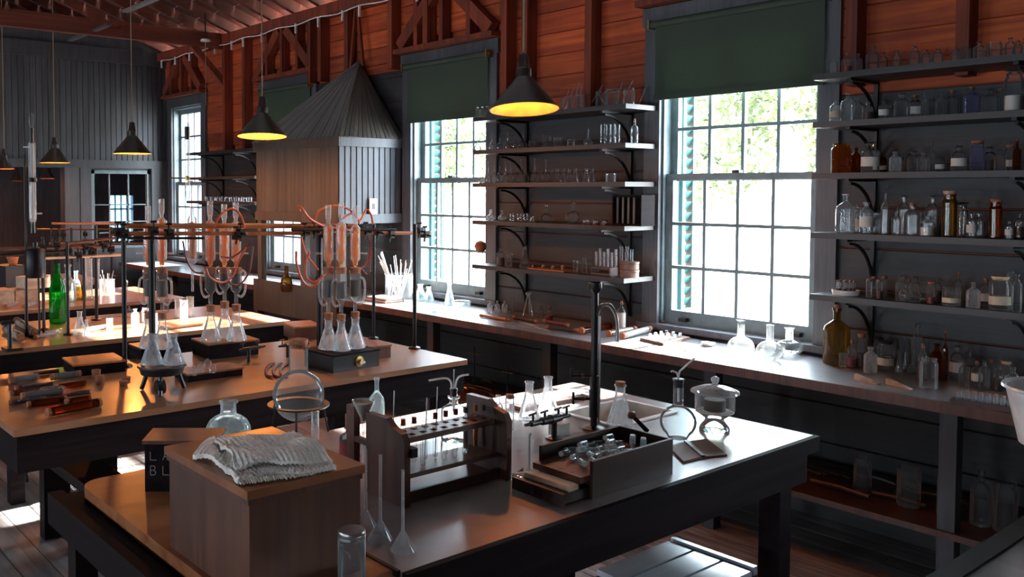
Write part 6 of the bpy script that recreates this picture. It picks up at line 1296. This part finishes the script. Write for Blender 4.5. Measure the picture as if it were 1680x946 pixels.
# fluted dish with vials on fifth right shelf
x = AY(1388, 470, 4.15).x; o = MB().lathe([(0, 0), (0.055, 0), (0.058, 0.022), (0.054, 0.022), (0.052, 0.006), (0, 0.005)], 28).build('fluted_dish', 'white_enamel', None, True, loc=(x, 4.15, 1.127)); tag(o, 'white fluted dish of corked vials on the lowest right-hand shelf', 'dish')
for k in range(9):
    an = k * 0.7; vessel('vial', (x + 0.034 * math.cos(an) * (k > 0), 4.15 + 0.034 * math.sin(an) * (k > 0), 1.1325), 0.0062, 0.055, 'tiny corked vial in the white fluted dish', 'vial', 'glass', 'cork', ('x' and (0.4, 'dark_chem')), group='vials in the fluted dish')
m = mpp((AY(1478, 480, 4.1).x, 4.1, 1.15)); o = MB().lathe([(0, 0), (0.5, 0.02), (0.9, 0.3), (1, 0.7), (0.85, 1.1), (0.4, 1.42), (0.17, 1.6), (0.15, 3.4)], 18).build('lying_flask', 'glass', None, True, loc=(AY(1480, 480, 4.1).x, 4.085, 1.127 + 0.033), rot=(0, PI / 2 + 0.14, 0), sc=0.030); tag(o, 'round flask lying on its side with long neck, lowest right-hand shelf', 'flask')
# amber tray of corks at the right end of the counter
p, q_ = AZ(1556, 664, CT), AZ(1655, 680, CT); d = q_ - p; t = thing('cork_tray', 'wooden tray crowded with small corked tubes, right end of counter', 'tray', (p.x, p.y + 0.012, CT), math.atan2(d.y, d.x) + 0.06)
MB().box(0, 0.25, 0, 0.008, 0, 0.022).box(0, 0.25, 0.052, 0.06, 0, 0.022).box(0, 0.008, 0.008, 0.052, 0, 0.022).box(0.242, 0.25, 0.008, 0.052, 0, 0.022).box(0.008, 0.242, 0.008, 0.052, 0, 0.006).build('tray_body', 'rack_wood', t)
for k in range(20):
    v = Matrix.Rotation(t.rotation_euler.z, 4, 'Z') @ Vector((0.022 + (k // 2) * 0.0225, 0.02 + 0.02 * (k % 2), 0)) + Vector(t.location)
    vessel('vial', (v.x, v.y, CT + 0.0065), 0.007, 0.045, 'tiny corked tube in the crowded tray at the counter end', 'vial', 'glass', 'cork', group='tubes in the cork tray')
# under the counter: dim glassware and junk on the lower shelf
LZ = 0.295
for k, (px, py, w, hp, kd, mt, top, lab) in enumerate(((1416, 740, 26, 60, 'jar', 'glass', None, 'dim glass jug under the counter, leftmost of four'), (1492, 762, 34, 62, 'beaker', 'glass', None, 'dim large beaker under the counter right of the jug'),
      (1558, 780, 34, 70, 'jar', 'glass', 'lid', 'dim jar with orange base under the counter'), (1610, 800, 30, 90, 'narrow', 'glass', None, 'tall dim bottle under the counter'), (1650, 808, 34, 80, 'jar', 'glass', None, 'dim jar under the counter at the right edge'))):
    y = 3.98; p = AY(px, py, y); m = mpp((p.x, y, LZ)); vessel(kd, (p.x, y, LZ), w * m / 2, hp * m, lab, 'jar', mt, top, (0.3, 'orange_chem') if k == 2 else None)
q = random.Random(11)
for k in range(34):
    x = q.uniform(-4.9, -3.5) if k < 20 else q.uniform(-2.6, -1.4); y = q.uniform(3.84, 4.22); an = q.uniform(-0.6, 0.6); L_ = q.uniform(0.08, 0.30)
    o = MB().tube([(-L_ / 2, 0, 0), (0, q.uniform(-.01, .01), 0.004), (L_ / 2, 0, 0)], q.uniform(0.004, 0.009), 6).build('junk_rod', q.choice(['iron', 'glass_frosty', 'brass', 'rack_wood']), None, True, loc=(x, y, LZ + 0.012 + 0.004 * (k % 4)), rot=(0, 0, an)); tag(o, 'thin rod or tube in the dim heap under the wall counter', 'rod', 'rods heaped under the counter')
for k, (x, y, h) in enumerate(((-4.7, 4.1, 0.22), (-4.3, 4.15, 0.26), (-3.9, 4.05, 0.2))):
    t = thing('clamp_stand', 'small iron clamp stand under the middle counter, %s from left' % ORD[k + 1], 'stand', (x, y, LZ))
    MB().box(-0.04, 0.04, -0.03, 0.03, 0, 0.01).build('base', 'iron', t); MB().tube([(0, 0, 0.01), (0, 0, h)], 0.005, 6).build('rod', 'iron', t); MB().tube([(-0.05, 0, h * 0.8), (0.05, 0, h * 0.8)], 0.004, 6).build('arm', 'brass', t)
for (x, y, s, lab) in ((-5.05, 4.1, 0.11, 'round brown tin under the counter nearest the second window'), (-4.93, 4.0, 0.08, 'smaller round tin beside the bigger one under the counter')):
    o = MB().lathe([(0, 0), (0.5, 0), (0.5, 0.8), (0.53, 0.8), (0.53, 1), (0, 1.02)], 20).build('round_tin', 'brown_box', None, True, loc=(x, y, LZ), sc=s); tag(o, lab, 'tin')
# white enamel bucket at the right edge
BX, BY = -0.70, 2.75
o = MB().box(-0.04, 0.2, -0.11, 0.12, 0, 0.14).build('bucket_box', 'dark_brown', None, loc=(BX, BY, Z1 + 0.0065)); tag(o, 'dark box under the white enamel bucket, outside the right edge', 'box')
t = thing('enamel_bucket', 'white enamel bucket cut by the right edge of the photo', 'bucket', (BX, BY, Z1 + 0.147))
MB().lathe([(0, 0.003), (0.095, 0), (0.11, 0.008), (0.140, 0.145), (0.150, 0.150), (0.148, 0.156), (0.138, 0.150), (0.105, 0.014), (0, 0.009)], 44).build('pail', 'white_enamel', t, True)
# brown jar below near window on fume cupboard
loc, r, h = at_px(470, 478, CT, 20, 42); vessel('jug', loc, r, h, 'mottled brown rounded jar inside the fume hood enclosure', 'jar', 'glass_brown')

# terracotta pot on the black case, round black stool between benches
p = AX(38, 414, -6.35); o = MB().lathe([(0, 0), (0.030, 0), (0.042, 0.05), (0.047, 0.05), (0.047, 0.064), (0.040, 0.064), (0.036, 0.01), (0, 0.008)], 20).build('clay_pot', 'cork', None, True, loc=tc_.location + Matrix.Rotation(_rz, 3, 'Z') @ Vector((_L * 0.7, 0.08, 0.2005))); tag(o, 'small terracotta pot on the black case at far left', 'pot')
p = AZ(2, 592, 0.66); t = thing('round_stool', 'black round-topped stool cut by the left edge between two benches', 'stool', (p.x, p.y, 0))
MB().lathe([(0, 0.62), (0.14, 0.62), (0.16, 0.635), (0.16, 0.655), (0.14, 0.665), (0, 0.667)], 32).build('seat', 'black_paint', t, True)
for k in range(4): MB().tube([(0.11 * math.cos(k * PI / 2 + .7), 0.11 * math.sin(k * PI / 2 + .7), 0.62), (0.15 * math.cos(k * PI / 2 + .7), 0.15 * math.sin(k * PI / 2 + .7), 0)], 0.012, 8).build('leg', 'black_paint', t, True)
